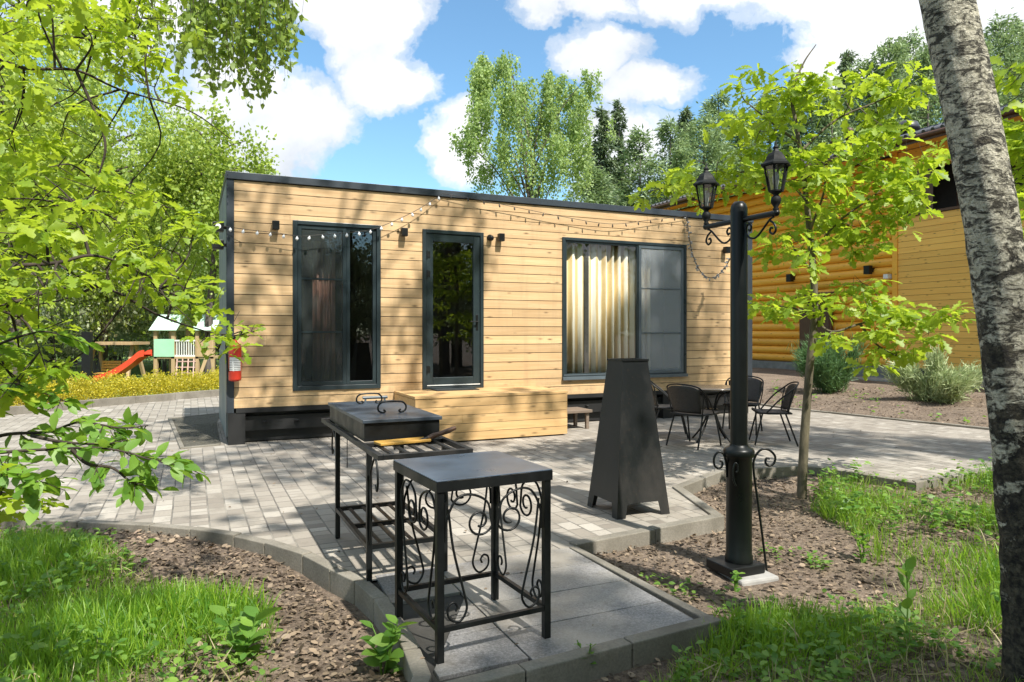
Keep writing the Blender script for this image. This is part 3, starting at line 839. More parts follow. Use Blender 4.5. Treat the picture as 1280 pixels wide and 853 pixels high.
# fire extinguisher hung on the corner
s, _ = HP(292, 455)
t = empty('fire_extinguisher', HW(s + .01, .11, .80), HA, 'red fire extinguisher with white label hung at the left cabin corner', 'extinguisher')
mb = MB(); mb.lathe([(.03, .0), (.068, .008), (.075, .03), (.075, .40), (.066, .44), (.04, .475), (.025, .49), (.025, .52)], (0, 0, 0), 20); mb.build('cylinder', M['red'], t)
mb = MB()
for i in range(9): pass
seg = 10; vs = []
for i in range(seg + 1):
    a = -math.pi * .82 + i / seg * math.pi * .62
    vs += [(.0765 * math.cos(a), .0765 * math.sin(a), .13), (.0765 * math.cos(a), .0765 * math.sin(a), .30)]
mb.add(vs, [(2*i, 2*i+2, 2*i+3, 2*i+1) for i in range(seg)], True); lb = mb.build('label_sticker', M['sticker'], t)
mb = MB(); mb.lathe([(.03, .52), (.03, .55)], (0, 0, 0), 12); mb.bar((-.01, 0, .555), (.10, -.03, .58), .02, .012); mb.bar((-.01, 0, .585), (.10, -.03, .63), .02, .012); mb.build('valve', M['black'], t)
mb = MB(); mb.tube(smooth_path([(-.02, -.02, .54), (-.10, -.03, .50), (-.095, -.03, .3), (-.08, -.03, .12)], 5), .010, 6); mb.build('hose', M['black'], t)
mb = MB(); mb.box(-.02, .02, .07, .105, .3, .42); mb.build('bracket', M['black'], t)

# light strings
def bulb_string(name, pts, n, label, drop=.035, r=.017, bulbm='bulb', cabler=.004):
    o0 = Vector(pts[0]); path = smooth_path([Vector(p) - o0 for p in pts], 8)
    t = empty(name, o0, 0, label, 'light string')
    mb = MB(); mb.tube(path, cabler, 5); mb.build('cable', M['cable'], t)
    ln = [0]
    for a, b in zip(path[:-1], path[1:]): ln.append(ln[-1] + (b - a).length)
    q = MB(); q.lathe([(.004, 0), (.006, -.012), (.010, -.016)], (0, 0, 0), 6); q.lathe([(.008, -.014), (r, -.03), (r * .95, -.042), (r * .5, -.055), (.001, -.06)], (0, 0, 0), 8)
    first = None
    for i in range(n):
        d = ln[-1] * (i + .5) / n; k = max(j for j in range(len(ln)) if ln[j] <= d)
        k = min(k, len(path) - 2)
        p = path[k].lerp(path[k+1], (d - ln[k]) / max(1e-6, ln[k+1] - ln[k]))
        if first is None: first = q.build('bulb', M[bulbm], t); o = first
        else: o = first.copy(); COL.objects.link(o); o.parent = t
        o.location = p; a_ = .3 if n < 40 else 1.8; o.rotation_euler = (random.uniform(-a_, a_), random.uniform(-a_, a_), 0)
    return t
def HF(u, v, n): s, z = HP(u, v); return HW(s, n, z)
def sag(a, b, dz, k=6):
    return [a.lerp(b, i / k) - Vector((0, 0, dz * 4 * (i / k) * (1 - i / k))) for i in range(k + 1)]
p0, p1, p2, p3, p4 = HF(279, 284, .06), HF(345, 293, .13), HF(400, 295, .12), HF(470, 286, .12), HF(552, 243, .06)
bulb_string('string_lights', [p0, HF(310, 289, .12), p1, HF(372, 297, .13), p2, HF(440, 292, .13), p3, HF(515, 266, .1), p4], 19, 'string of clear bulbs sagging across the tall left window', r=.02)
bulb_string('string_lights', [HF(552, 243, .06), HF(600, 252, .08), HF(650, 262, .08), HF(700, 272, .08), HF(760, 281, .08), HF(810, 276, .07), HF(862, 270, .05)], 18, 'string of small dark bulbs along the boards above the wide right window', r=.012, bulbm='cable')
lampL = Vector((1.287, 4.66, 2.06))
ga = HF(856, 273, .06)
gpts = [ga, HF(857, 300, .1), HF(859, 325, .18)] + [HF(864, 345, .3), HF(872, 349, .42), HF(880, 335, .55), HF(885, 312, .68), HF(889, 288, .8)]
bulb_string('fairy_garland', gpts, 90, 'bunched fairy light garland hanging in a loop right of the wide window', r=.013, bulbm='fairy', cabler=.007)

# ------------------------------------------------------------------ WROUGHT IRON helper
def spiral(c, r0, a0, turns, n=26, shrink=.25, sgn=1):
    """2D spiral winding inwards from radius r0 starting at angle a0 around centre c"""
    return [(c[0] + r0 * (1 - (1 - shrink) * i / n) * math.cos(a0 + sgn * 6.283 * turns * i / n), c[1] + r0 * (1 - (1 - shrink) * i / n) * math.sin(a0 + sgn * 6.283 * turns * i / n)) for i in range(n + 1)]
def lift(pts2, o, ex, ez): return [Vector(o) + Vector(ex) * p[0] + Vector(ez) * p[1] for p in pts2]
def scroll_panel(w, z0, z1):
    """one wrought-iron side panel: two mirrored teardrops with curled ends below a pair of upper scrolls; x in 0..w"""
    out = []; h = z1 - z0
    for sg in (1, -1):
        m = lambda p, sg=sg: (w / 2 + sg * (p[0]), p[1])
        # long rod from the top centre scroll out to the foot, curling at the base beside the leg
        x = w / 2
        big = spiral((.35 * x, z1 - .20 * h), .155 * h * .75, R(250), -1.35, 28, .3)
        arch = [(.96 * x, z0 + .62 * h), (.93 * x, z1 - .22 * h), (.74 * x, z1 - .07 * h), (.45 * x, z1 - .05 * h), (.15 * x, z1 - .12 * h), (.08 * x, z1 - .25 * h)]
        arch = [(p.x, p.y) for p in smooth_path([Vector((a, b, 0)) for a, b in arch], 6)]
        tail = spiral((.30 * x, z1 - .26 * h), .115 * h, R(185), 1.3, 26, .3)
        out.append([m(p) for p in arch + tail[1:]])
        rod = [(.90 * x, z1 - .14 * h), (.80 * x, z0 + .55 * h), (.60 * x, z0 + .22 * h), (.55 * x, z0 + .10 * h), (.66 * x, z0 + .02 * h), (.80 * x, z0 + .025 * h), (.90 * x, z0 + .07 * h), (.90 * x, z0 + .14 * h), (.80 * x, z0 + .165 * h), (.73 * x, z0 + .13 * h), (.76 * x, z0 + .095 * h)]
        out.append([m((p.x, p.y)) for p in smooth_path([Vector((a, b, 0)) for a, b in rod], 6)])
    return out

# black metal table with scroll sides
ta = R(28)
tbl = empty('metal_table', (-.198, 3.33, .006), ta, 'square black iron table with wrought scroll sides, nearest the camera', 'table')
S = .262; TH = .772
mb = MB(); mb.box(-S - .022, S + .022, -S - .022, S + .022, TH - .006, TH); mb.build('top', M['tabletop'], tbl, None, .003)
mb = MB(); ring_z = (TH - .05, TH - .0065)
for a in range(4):
    Mx = Matrix.Rotation(a * math.pi / 2, 4, 'Z'); e = S + .022
    mb.box(-e + .004, e - .0005, -e, -e + .004, *ring_z, Mx)
mb.build('apron', M['black'], tbl)
for sx in (-1, 1):
    for sy in (-1, 1):
        mb = MB(); mb.box(sx * S - .016, sx * S + .016, sy * S - .016, sy * S + .016, 0, TH - .0065); mb.build('leg', M['black'], tbl, None, .002)
for a in range(4):
    Mx = Matrix.Rotation(a * math.pi / 2, 4, 'Z')
    mb = MB(); mb.box(-S + .017, S - .017, -S - .011, -S + .011, .125, .147, Mx); st = mb.build('stretcher', M['black'], tbl, None, .001)
    mb = MB()
    for pl in scroll_panel(2 * S - .03, .147, TH - .05):
        mb.tube([Mx @ Vector((p[0] - S + .015, -S, p[1])) for p in pl], .0055, 6)
    mb.build('scroll_panel', M['black'], tbl)

# barbecue on an iron stand; local x across, y along (away from camera)
bq = empty('barbecue_grill', (-.80, 3.94, 0), HA, 'long black charcoal barbecue with lid on a scrolled iron stand', 'barbecue')
FT = .77; W = .475
for x, y in ((0, 0), (W - .03, 0), (0, .93), (W - .03, .93)):
    mb = MB(); mb.box(x - .015, x + .015, y - .015, y + .015, .004, FT - .03); mb.build('leg', M['black'], bq, None, .002)
mb = MB(); y0, y1 = -.345, 1.38
mb.bar((-.02, y0, FT - .014), (-.02, y1, FT - .014), .03, .028); mb.bar((W, y0, FT - .014), (W, y1, FT - .014), .03, .028)
for y in (y0 + .015, .09, 1.25, y1 - .015): mb.bar((-.005, y, FT - .014), (W - .015, y, FT - .014), .03, .027)
mb.build('frame', M['blackplate'], bq, None, .002)
mb = MB()
for i in range(5): x = .06 + i * .085; mb.bar((x, y0 + .03, FT - .012), (x, .075, FT - .012), .022, .010)
mb.build('side_rack', M['blackplate'], bq)
mb = MB()
for i in range(4): x = .07 + i * .1; mb.bar((x, 1.265, FT - .012), (x, y1 - .03, FT - .012), .022, .010)
mb.build('side_rack', M['blackplate'], bq)
mb = MB(); sh = .20
for a, b in (((0, .017, sh), (0, .913, sh)), ((W - .03, .017, sh), (W - .03, .913, sh)), ((.012, 0, sh), (W - .042, 0, sh)), ((.012, .93, sh), (W - .042, .93, sh)), ((.017, .46, sh), (W - .047, .46, sh))):
    mb.bar(a, b, .026, .026)
for i in range(4): x = .075 + i * .09; mb.bar((x, .02, sh + .004), (x, .447, sh + .004), .024, .006); mb.bar((x, .473, sh + .004), (x, .91, sh + .004), .024, .006)
mb.build('lower_shelf', M['black'], bq)
mb = MB(); mb.box(0, W - .02, .12, 1.22, FT + .001, FT + .105); mb.build('firebox', M['black'], bq, None, .003)
mb = MB(); mb.box(-.012, W - .008, .105, 1.235, FT + .107, FT + .128); lid = mb.build('lid', M['lidtop'], bq, None, .003)
for y, x in ((.40, .30), (1.02, .30)):
    hnd = [(-.075, 0), (-.052, .0)]
    q = [(-.050, .022), (-.040, .012), (-.055, .004), (-.078, .018), (-.080, .045), (-.062, .066), (-.03, .072), (.03, .072), (.062, .066), (.080, .045), (.078, .018), (.055, .004), (.040, .012), (.050, .022)]
    mb = MB(); mb.tube([(W / 2 + p.x * 1.1, y, FT + .128 + p.y) for p in smooth_path([Vector((a, b, 0)) for a, b in q], 5)], .006, 7); mb.build('handle', M['black'], lid)
mb = MB(); mb.tube([(W / 2 - .02, 1.14, FT + .16), (W / 2 + .16, 1.14, FT + .16)], .011, 8); mb.bar((W / 2, 1.14, FT + .125), (W / 2, 1.14, FT + .155), .012); mb.bar((W / 2 + .14, 1.14, FT + .125), (W / 2 + .14, 1.14, FT + .155), .012)
mb.build('handle', M['framelight'], lid)
for x in (0, W - .03):
    for y in (0, .93):
        mb = MB(); sg = -1 if y == 0 else 1
        pl = [(0, .20), (sg * .03, .30), (sg * .032, .42), (sg * .012, .52), (sg * .025, .60), (sg * .07, .66), (sg * .13, .70), (sg * .175, .655), (sg * .19, .58), (sg * .17, .53), (sg * .145, .56)]
        mb.tube([(x, y + sg * .014 + p.x, p.y + .02) for p in smooth_path([Vector((a, b, 0)) for a, b in pl], 6)], .0065, 6)
        mb.build('scroll', M['black'], bq)
# board and brush resting on the side rack
bx = Matrix.Translation(bq.location) @ Matrix.Rotation(HA, 4, 'Z')
o = MB(); o.box(-.15, .16, -.055, .055, 0, .016); ob = tag(o.build('chopping_board', M['board'], None, None, .004), 'small yellow wooden board lying on the barbecue side rack', 'board')
ob.location = bx @ Vector((.19, .005, FT + .0005)); ob.rotation_euler = (0, 0, HA + R(8))
t = empty('grill_brush', bx @ Vector((.36, .0, FT + .018)), HA + R(18), 'dark grill brush with brown handle resting across the yellow board', 'brush')
t.rotation_euler = (0, R(-9), HA + R(10))
mb = MB(); mb.tube([(-.14, 0, 0), (-.02, 0, .004)], [.006, .012], 8); mb.box(-.14, -.03, -.018, .018, -.010, -.002); mb.build('head', M['black'], t)
mb = MB(); mb.tube([(-.02, 0, .004), (.02, 0, .008), (.06, 0, .01), (.12, 0, .014), (.17, 0, .02)], [.012, .017, .013, .016, .012], 9); mb.build('grip', M['handle'], t)
# thin leaning poker behind the stand
t = empty('fire_poker', G(434, 585), 0, 'thin bent iron rod standing behind the barbecue legs', 'poker')
mb = MB(); mb.tube(smooth_path([(0, 0, .002), (0, 0, .3), (.005, 0, .34), (.05, .02, .36), (.2, .12, .39)], 5), .005, 6); mb.build('rod', M['black'], t)

# pyramid fire chimney
py = empty('pyramid_stove', (.915, 5.57, 0), R(22), 'tall black sheet-metal pyramid stove with open feet', 'stove')
b, tp_, Hh, ft = .235, .112, 1.19, .105
mb = MB()
def pc(h): return b + (tp_ - b) * h / Hh
for a in range(4):
    Mx = Matrix.Rotation(a * math.pi / 2, 4, 'Z'); r0, r1 = b, pc(ft); fw = .075
    P = [(-r0, -r0, 0), (-r0 + fw, -r0, 0), (-r1 + fw + .012, -r1, ft), (r1 - fw - .012, -r1, ft), (r0 - fw, -r0, 0), (r0, -r0, 0), (tp_, -tp_, Hh), (-tp_, -tp_, Hh)]
    mb.add([Mx @ Vector(p) for p in P], [(0, 1, 2, 7), (2, 3, 6, 7), (3, 4, 5, 6)])
o = mb.build('body', M['blackplate'], py)
so = o.modifiers.new('solid', 'SOLIDIFY'); so.thickness = .006; so.offset = -1
mb = MB(); e = tp_ + .004
for a in range(4): mb.bar(*(Matrix.Rotation(a * math.pi / 2, 4, 'Z') @ Vector(p) for p in ((-e, -e, Hh - .004), (e, -e, Hh - .004))), .010, .014)
mb.build('rim', M['black'], py)
mb = MB(); r = pc(.14) - .012; mb.box(-r, r, -r, r, .125, .135); mb.build('ash_plate', M['skirt'], py)

# ------------------------------------------------------------------ LAMP POST
lp = empty('street_lamp', (1.415, 4.39, -.02), 0, 'black park lamp post with two lanterns and wrought scrolls', 'street lamp')
mb = MB(); mb.lathe([(.084, .0), (.084, .03), (.078, .045), (.078, .64), (.088, .65), (.094, .665), (.094, .685), (.085, .70), (.060, .71), (.055, .725)], (0, 0, 0), 28); mb.build('pedestal', M['pole'], lp)
mb = MB(); mb.lathe([(.052, .712), (.052, 2.19), (.046, 2.215), (.028, 2.235), (.001, 2.24)], (0, 0, 0), 24); mb.build('pole', M['pole'], lp)
mb = MB(); mb.box(-.15, .11, -.11, .13, -.06, -.003, Matrix.Rotation(R(24), 4, 'Z')); mb.build('base_plate', M['black'], lp, None, .006)
adir = Vector((.43, -.903, 0))
AZ = 2.12
for sg in (1, -1):
    d = adir * sg; e = d * .30
    mb = MB(); mb.tube([d * .048 + Vector((0, 0, AZ)), e + Vector((0, 0, AZ))], .017, 12); mb.ball(e + d * .004 + Vector((0, 0, AZ)), .02, 8); arm = mb.build('arm', M['pole'], lp)
    mb = MB()
    pl = [(.285, -.02), (.25, -.035), (.16, -.115), (.11, -.125), (.07, -.10), (.062, -.06), (.085, -.035), (.105, -.055), (.095, -.078), (.082, -.068)]
    mb.tube([d * p.x + Vector((0, 0, AZ + p.y)) for p in smooth_path([Vector((a, b, 0)) for a, b in pl], 6)], .0065, 7)
    pl = [(.25, -.035), (.285, -.06), (.30, -.095), (.28, -.12), (.255, -.105), (.26, -.082), (.275, -.085)]
    mb.tube([d * p.x + Vector((0, 0, AZ + p.y)) for p in smooth_path([Vector((a, b, 0)) for a, b in pl], 6)], .0065, 7)
    mb.build('scroll', M['pole'], arm)
    c = e + Vector((0, 0, AZ + .012))
    mb = MB(); mb.lathe([(.014, 0), (.018, .012), (.012, .022), (.026, .045), (.030, .06), (.026, .078), (.014, .092), (.02, .10), (.034, .108), (.036, .114)], c, 16)
    # six-sided cage
    z0, z1, r0, r1 = .114, .262, .040, .068
    for k in range(6):
        a = k * math.pi / 3
        mb.bar(c + Vector((r0 * math.cos(a), r0 * math.sin(a), z0)), c + Vector((r1 * math.cos(a), r1 * math.sin(a), z1)), .009)
    mb.lathe([(.042, .112), (.042, .12)], c, 6, False)
    mb.lathe([(.070, .258), (.088, .262), (.088, .272), (.066, .290), (.054, .318), (.038, .338), (.022, .345), (.014, .362), (.018, .372), (.008, .386), (.003, .41), (.001, .415)], c, 6, False)
    la = mb.build('lantern', M['lanternpaint'], lp)
    mb = MB()
    for k in range(6):
        a, b_ = k * math.pi / 3, (k + 1) * math.pi / 3; f0, f1 = r0 - .003, r1 - .003
        mb.add([c + Vector((f0 * math.cos(a), f0 * math.sin(a), z0)), c + Vector((f0 * math.cos(b_), f0 * math.sin(b_), z0)), c + Vector((f1 * math.cos(b_), f1 * math.sin(b_), z1)), c + Vector((f1 * math.cos(a), f1 * math.sin(a), z1))], [(0, 1, 2, 3)])
    mb.build('glass', M['lampglass'], la)
    mb = MB(); mb.lathe([(.010, .12), (.012, .15), (.018, .165), (.020, .20), (.012, .225), (.001, .23)], c, 10); mb.build('lamp_bulb', M['white'], la)
# scrolls at the pedestal: short curl on the left, a long rod with curl on the right, a flat one in front
mb = MB()
pl = [(-.078, .52), (-.082, .60), (-.10, .665), (-.135, .675), (-.158, .64), (-.155, .595), (-.13, .575), (-.108, .59), (-.108, .615), (-.122, .622)]
mb.tube([(p.x, -.01, p.y) for p in smooth_path([Vector((a, b, 0)) for a, b in pl], 6)], .007, 7); mb.build('scroll', M['pole'], lp)
mb = MB()
pl = [(.185, -.10), (.155, .14), (.125, .36), (.098, .56), (.105, .635), (.145, .685), (.195, .685), (.235, .645), (.228, .60), (.195, .585), (.175, .605), (.18, .63), (.20, .63)]
mb.tube([(p.x, .02 + .06 * (p.x - .1), p.y) for p in smooth_path([Vector((a, b, 0)) for a, b in pl], 6)], .0075, 7); mb.build('scroll', M['pole'], lp)
mb = MB()
pl = [(.0, .48), (-.03, .52), (-.035, .58), (-.01, .62), (.02, .61), (.022, .575), (.0, .565)]
mb.tube([(-.045 + p.x * .5, -.083, p.y) for p in smooth_path([Vector((a, b, 0)) for a, b in pl], 6)], .006, 7); mb.build('scroll', M['pole'], lp)
mb = MB(); mb.box(-.14, .14, -.13, .14, -.16, 0)
o = tag(mb.build('concrete_footing', M['concrete'], None, None, .015), 'small pale concrete block beneath the lamp post', 'footing'); o.location = (1.455, 4.36, -.082); o.rotation_euler = (0, 0, R(20))

# ------------------------------------------------------------------ GARDEN TABLE AND CHAIRS
gt = empty('garden_table', (2.585, 9.12, 0), R(15), 'round dark bistro table among the woven chairs', 'table')
mb = MB(); mb.lathe([(.001, .676), (.405, .676), (.415, .683), (.415, .692), (.405, .698), (.001, .698)], (0, 0, 0), 40); mb.build('top', mat_plain('smoked_glass_top', (.10, .085, .07), .18, 0, .2, 5), gt)
for k in range(4):
    a = k * math.pi / 2 + .4; d = Vector((math.cos(a), math.sin(a), 0))
    mb = MB(); mb.tube([d * p[0] + Vector((0, 0, p[1])) for p in [(q.x, q.y) for q in smooth_path([Vector((x, y, 0)) for x, y in ((.34, .672), (.15, .60), (.07, .46), (.07, .34), (.16, .16), (.30, .0))], 6)]], .012, 8); mb.build('leg', M['black'], gt)
mb = MB(); mb.lathe([(.075, .40), (.085, .40), (.085, .415), (.075, .415)], (0, 0, 0), 20); mb.build('collar', M['black'], gt)
# chair prototype: faces +y locally, origin between the feet
LAB = ['dark woven chair with its back to the camera, left of the lamp post', 'dark woven chair seen side-on at the right end of the garden table',
       'dark woven chair mostly hidden behind the lamp post, behind the table', 'dark woven chair at the far left of the garden table, nearest the cabin window']
CG = 'woven chairs round the garden table'
def make_chair():
    c = empty('garden_chair', (0, 0, 0), 0, LAB[0], 'chair', CG)
    mb = MB(); n = 8; vs = []                     # seat sheet, slightly dished
    for i in range(n + 1):
        for j in range(n + 1):
            x, y = -1 + 2 * i / n, -1 + 2 * j / n
            k = .215 if y > 0 else .195
            vs.append((x * k * (1 - .10 * max(0, abs(y) - .5)), y * .205, .41 - .022 * (1 - x * x) * (1 - y * y) + .02 * (y > .9)))
    mb.add(vs, [(i*(n+1)+j, (i+1)*(n+1)+j, (i+1)*(n+1)+j+1, i*(n+1)+j+1) for i in range(n) for j in range(n)], True)
    o = mb.build('seat', M['rattan'], c); so = o.modifiers.new('solid', 'SOLIDIFY'); so.thickness = .022; so.offset = -1
    mb = MB(); vs = []; n = 10                    # curved woven back
    for i in range(n + 1):
        for j in range(n + 1):
            x, t = -1 + 2 * i / n, j / n
            wd = .195 + .04 * t
            vs.append((x * wd, -.20 - .10 * t + .055 * x * x, .42 + .33 * t - .05 * t * x * x * x * x))
    mb.add(vs, [(i*(n+1)+j, (i+1)*(n+1)+j, (i+1)*(n+1)+j+1, i*(n+1)+j+1) for i in range(n) for j in range(n)], True)
    o = mb.build('backrest', M['rattan'], c); so = o.modifiers.new('solid', 'SOLIDIFY'); so.thickness = .012; so.offset = 0
    mb = MB(); mb.tube(smooth_path([(-.215, .10, .40), (-.245, -.06, .58), (-.25, -.21, .70), (-.18, -.275, .755), (0, -.315, .775), (.18, -.275, .755), (.25, -.21, .70), (.245, -.06, .58), (.215, .10, .40)], 5), .010, 7)
    mb.tube(smooth_path([(-.215, -.16, .40), (-.245, -.18, .56), (-.25, -.21, .70)], 4), .008, 6); mb.tube(smooth_path([(.215, -.16, .40), (.245, -.18, .56), (.25, -.21, .70)], 4), .008, 6)
    mb.tube([(-.215, -.2, .40), (-.215, .2, .40), (.215, .2, .40), (.215, -.2, .40), (-.215, -.2, .40)], .010, 7)
    mb.build('frame', M['black'], c)
    for sx in (-1, 1):
        mb = MB(); mb.tube(smooth_path([(sx * .20, .14, .40), (sx * .215, .19, .2), (sx * .225, .235, .004)], 4), .011, 7); mb.build('leg', M['black'], c)
        mb = MB(); mb.tube(smooth_path([(sx * .20, -.13, .40), (sx * .215, -.20, .2), (sx * .225, -.27, .004)], 4), .011, 7); mb.build('leg', M['black'], c)
    return c
ch = make_chair()
for i, (x, y, rz) in enumerate(((2.26, 8.72, -48), (3.28, 8.90, 80), (3.22, 9.85, 152), (2.12, 9.50, -100))):
    o = ch if i == 0 else copy_tree(ch)
    o.location = (x, y, .002); o.rotation_euler = (0, 0, R(rz)); o['label'] = LAB[i]

# ------------------------------------------------------------------ YELLOW HOUSE
YA = R(-65.5)
yh = empty('log_house', (10.2, 20.0, 0), YA, 'large orange-stained log house with dark tiled roof', 'house')
x0, x1 = -10.2, .78
mb = MB(); nl = 23; pz = (6.25 - .46) / nl
for i in range(nl):
    zc = .46 + (i + .5) * pz; r = pz * .62; vs = []; n = 10
    for xx in (x0, x1):
        for k in range(n + 1):
            a = math.pi * (-.5 + k / n) ; vs.append((xx, -r * math.cos(a) * .75 + .05, zc + pz * .5 * math.sin(a)))
    mb.add(vs, [(k, n + 1 + k, n + 2 + k, k + 1) for k in range(n)], True)
mb.build('log_wall', M['orange'], yh)
mb = MB(); mb.box(x0, x1, .06, .3, -.15, 6.3); mb.build('inner_wall', M['dark'], yh)
mb = MB(); npk = 25; pz = (4.5 - .46) / npk
for i in range(npk): mb.box(x1 + .02, 13, -.10, -.07, .46 + i * pz, .46 + (i + 1) * pz - .008)
mb.build('plank_wall', M['orange2'], yh)
mb = MB(); mb.box(x1 + .02, 13, -.069, .25, .46, 4.49); mb.box(x1 + .02, 13, 1.5, 1.7, .4, 6.3); mb.build('inner_wall', M['dark'], yh)
mb = MB(); mb.box(x1 - .02, x1 + .13, -.13, -.101, .42, 6.3); mb.build('corner_board', M['orange'], yh)
mb = MB(); mb.box(x1 + .10, 13, -.14, .26, 4.505, 4.57); mb.build('parapet_cap', M['brownwood'], yh)
for xx in (x1 + .15, 3.2, 5.6, 8.2):
    mb = MB(); mb.box(xx, xx + .2, -.08, .14, 4.575, 6.3); mb.build('post', M['brownwood'], yh)
mb = MB(); mb.box(x1 + .1, 13, -.09, .2, 5.75, 6.28); mb.build('lintel_beam', M['orange2'], yh)
mb = MB(); mb.box(1.6, 3.0, 1.46, 1.499, 4.3, 5.7); w = mb.build('window', M['glass'], yh)
mb = MB(); ring(mb, 1.52, 3.08, 4.2, 5.8, .08, 1.43, 1.5); mb.build('frame', M['brownwood'], w)
mb = MB(); mb.box(x0, x1 + .02, -.06, .3, -.25, .455); mb.box(x1 + .022, 13, -.05, .2, -.25, .452); mb.build('foundation', M['foundation'], yh)
for xx in (1.3, 2.35):
    mb = MB(); mb.box(xx, xx + .42, -.058, -.0505, .16, .42); mb.build('vent', M['skirt'], yh)
# roof: slab with tile ribs, eaves fascia and soffit
ez, ey, ry = 6.40, -.95, 5.2; sl = math.tan(R(17.5)); rz_ = ez + (ry - ey) * sl
mb = MB(); X0, X1 = x0 - .5, 13.5
mb.add([(X0, ey, ez), (X1, ey, ez), (X1, ry, rz_), (X0, ry, rz_), (X0, ey, ez - .14), (X1, ey, ez - .14), (X1, ry, rz_ - .14), (X0, ry, rz_ - .14), (X1, 11.3, ez), (X0, 11.3, ez)],
       [(0, 1, 2, 3), (3, 2, 8, 9), (0, 4, 5, 1), (1, 5, 6, 2), (0, 3, 7, 4), (4, 7, 6, 5)])
nr = 100
for i in range(nr):
    xx = X0 + (i + .5) * (X1 - X0) / nr
    mb.tube([(xx, ey - .01, ez + .012), (xx, ry, rz_ + .012)], .055, 6, True)
for j in range(1, 17):
    yy = ey + j * .36; mb.bar((X0, yy, ez + (yy - ey) * sl + .04), (X1, yy, ez + (yy - ey) * sl + .04), .03, .05)
mb.build('roof', M['rtile'], yh)
mb = MB(); mb.box(X0, X1, ey - .03, ey - .005, ez - .22, ez - .02); mb.tube([(X0, ey - .09, ez - .10), (X1, ey - .09, ez - .10)], .055, 10); mb.build('gutter', M['brownwood'], yh)
mb = MB(); mb.add([(X0, ey, ez - .16), (X1, ey, ez - .16), (X1, .0, ez - .16 + .95 * sl * .3), (X0, 0, ez - .16 + .95 * sl * .3)], [(0, 1, 2, 3)]); o = mb.build('soffit', M['orange2'], yh); so = o.modifiers.new('solid', 'SOLIDIFY'); so.thickness = .02
for xx, yy, h, r, cap in ((-2.55, 1.5, .55, .09, 1), (-2.0, 1.5, .75, .09, 1), (0.0, 1.5, .42, .22, 2)):
    zb = ez + (yy - ey) * sl
    mb = MB()
    if cap == 1: mb.lathe([(r, -.1), (r, h - .18), (r * 1.5, h - .17), (r * 1.5, h - .03), (r * .6, h)], (xx, yy, zb), 14)
    else: mb.lathe([(r * .7, -.15), (r * .7, .12), (r * 1.5, .14), (r * 1.6, .2), (r * 1.3, .36), (r * .6, h), (.001, h + .01)], (xx, yy, zb), 18)
    mb.build('roof_vent', M['handle'] if cap == 1 else M['rtile'], yh)
def YP(u, v):
    k = (u - 640) / F; c, s = .4147, .91
    x = (k * 20 - 10.2) / (c + k * s); return x, CH - (v - HZ) * (20 - s * x) / F
for u, v in ((994, 348), (1092, 338)):
    xx, zz = YP(u, v); mb = MB(); mb.box(xx - .09, xx + .09, -.30, -.16, zz - .12, zz + .12); mb.box(xx - .05, xx + .05, -.17, -.02, zz - .06, zz + .06); mb.build('wall_lamp', M['black'], yh)
xx, zz = YP(1115, 346); mb = MB(); mb.box(xx - .07, xx + .07, -.26, -.10, zz - .06, zz + .06); mb.build('camera', M['white'], yh)
# narrow brown doorway with a small canopy, half hidden by the sapling
xx, zz = YP(1004, 378); xb, zb2_ = YP(1044, 440)
mb = MB(); mb.box(xx, xb, -.16, -.10, .47, zz); dr = mb.build('door', M['brownwood'], yh)
mb = MB(); mb.box(xx + .08, xb - .08, -.175, -.162, .6, zz - .1); mb.build('panel', M['handle'], dr)
mb = MB(); mb.add([(xx - .1, -.10, zz + .22), (xb + .1, -.10, zz + .22), (xb + .1, -.75, zz + .05), (xx - .1, -.75, zz + .05)], [(0, 1, 2, 3)]); o = mb.build('canopy', M['rtile'], yh); so = o.modifiers.new('solid', 'SOLIDIFY'); so.thickness = .05
Yx = Matrix.Translation((10.2, 20, 0)) @ Matrix.Rotation(YA, 4, 'Z')
ap = [(Yx @ Vector(p)).xy for p in ((-9, -.06, 0), (6, -.06, 0), (6, -1.0, 0), (-9, -1.0, 0))]
mb = MB(); mb.prism([tuple(p) for p in ap], -.2, .15); mb.build('pavement', M['concrete'], None, 'structure')

# ------------------------------------------------------------------ PLAYGROUND, HEDGE, FENCE
def P2(u, v, d): return PD(u, v, d)
D0 = 20.0; gz = CH - (476 - HZ) * D0 / F
def X(u, d=D0): return (u - 640) / F * d
def Zv(v, d=D0): return CH - (v - HZ) * d / F
pt = empty('play_tower', (X(206), D0, 0), 0, 'wooden play tower with mint green panels and an orange-red slide', 'play tower')
ox = X(206)
def B(mb, u0, u1, y0, y1, v1, v0, dd=D0): mb.box(X(u0, dd) - ox, X(u1, dd) - ox, y0, y1, Zv(v0), Zv(v1))
def post(u, y, v0=480, v1=412, w=.05):
    mb = MB(); mb.box(X(u) - ox - w, X(u) - ox + w, y - w, y + w, Zv(v0) - .15, Zv(v1)); mb.build('post', M['playwood'], pt, None, .006)
for u in (195, 217, 247, 266):
    for y in (0, .9): post(u, y)
for u0, u1 in ((189, 223), (242, 271)):
    vs = [(X(u0) - ox, -.15, Zv(413)), (X(u1) - ox, -.15, Zv(413)), (X(u1) - ox, .45, Zv(393)), (X(u0) - ox, .45, Zv(393)), (X(u1) - ox, 1.05, Zv(413)), (X(u0) - ox, 1.05, Zv(413))]
    mb = MB(); mb.add(vs, [(0, 1, 2, 3), (3, 2, 4, 5)]); o = mb.build('roof', M['mintpale'], pt); so = o.modifiers.new('solid', 'SOLIDIFY'); so.thickness = .02
mb = MB(); B(mb, 194, 219, -.08, -.055, 424, 446); mb.build('panel', M['mint'], pt)
mb = MB(); B(mb, 194, 268, -.05, .95, 446, 448.5); mb.build('platform', M['playwood'], pt)
mb = MB()
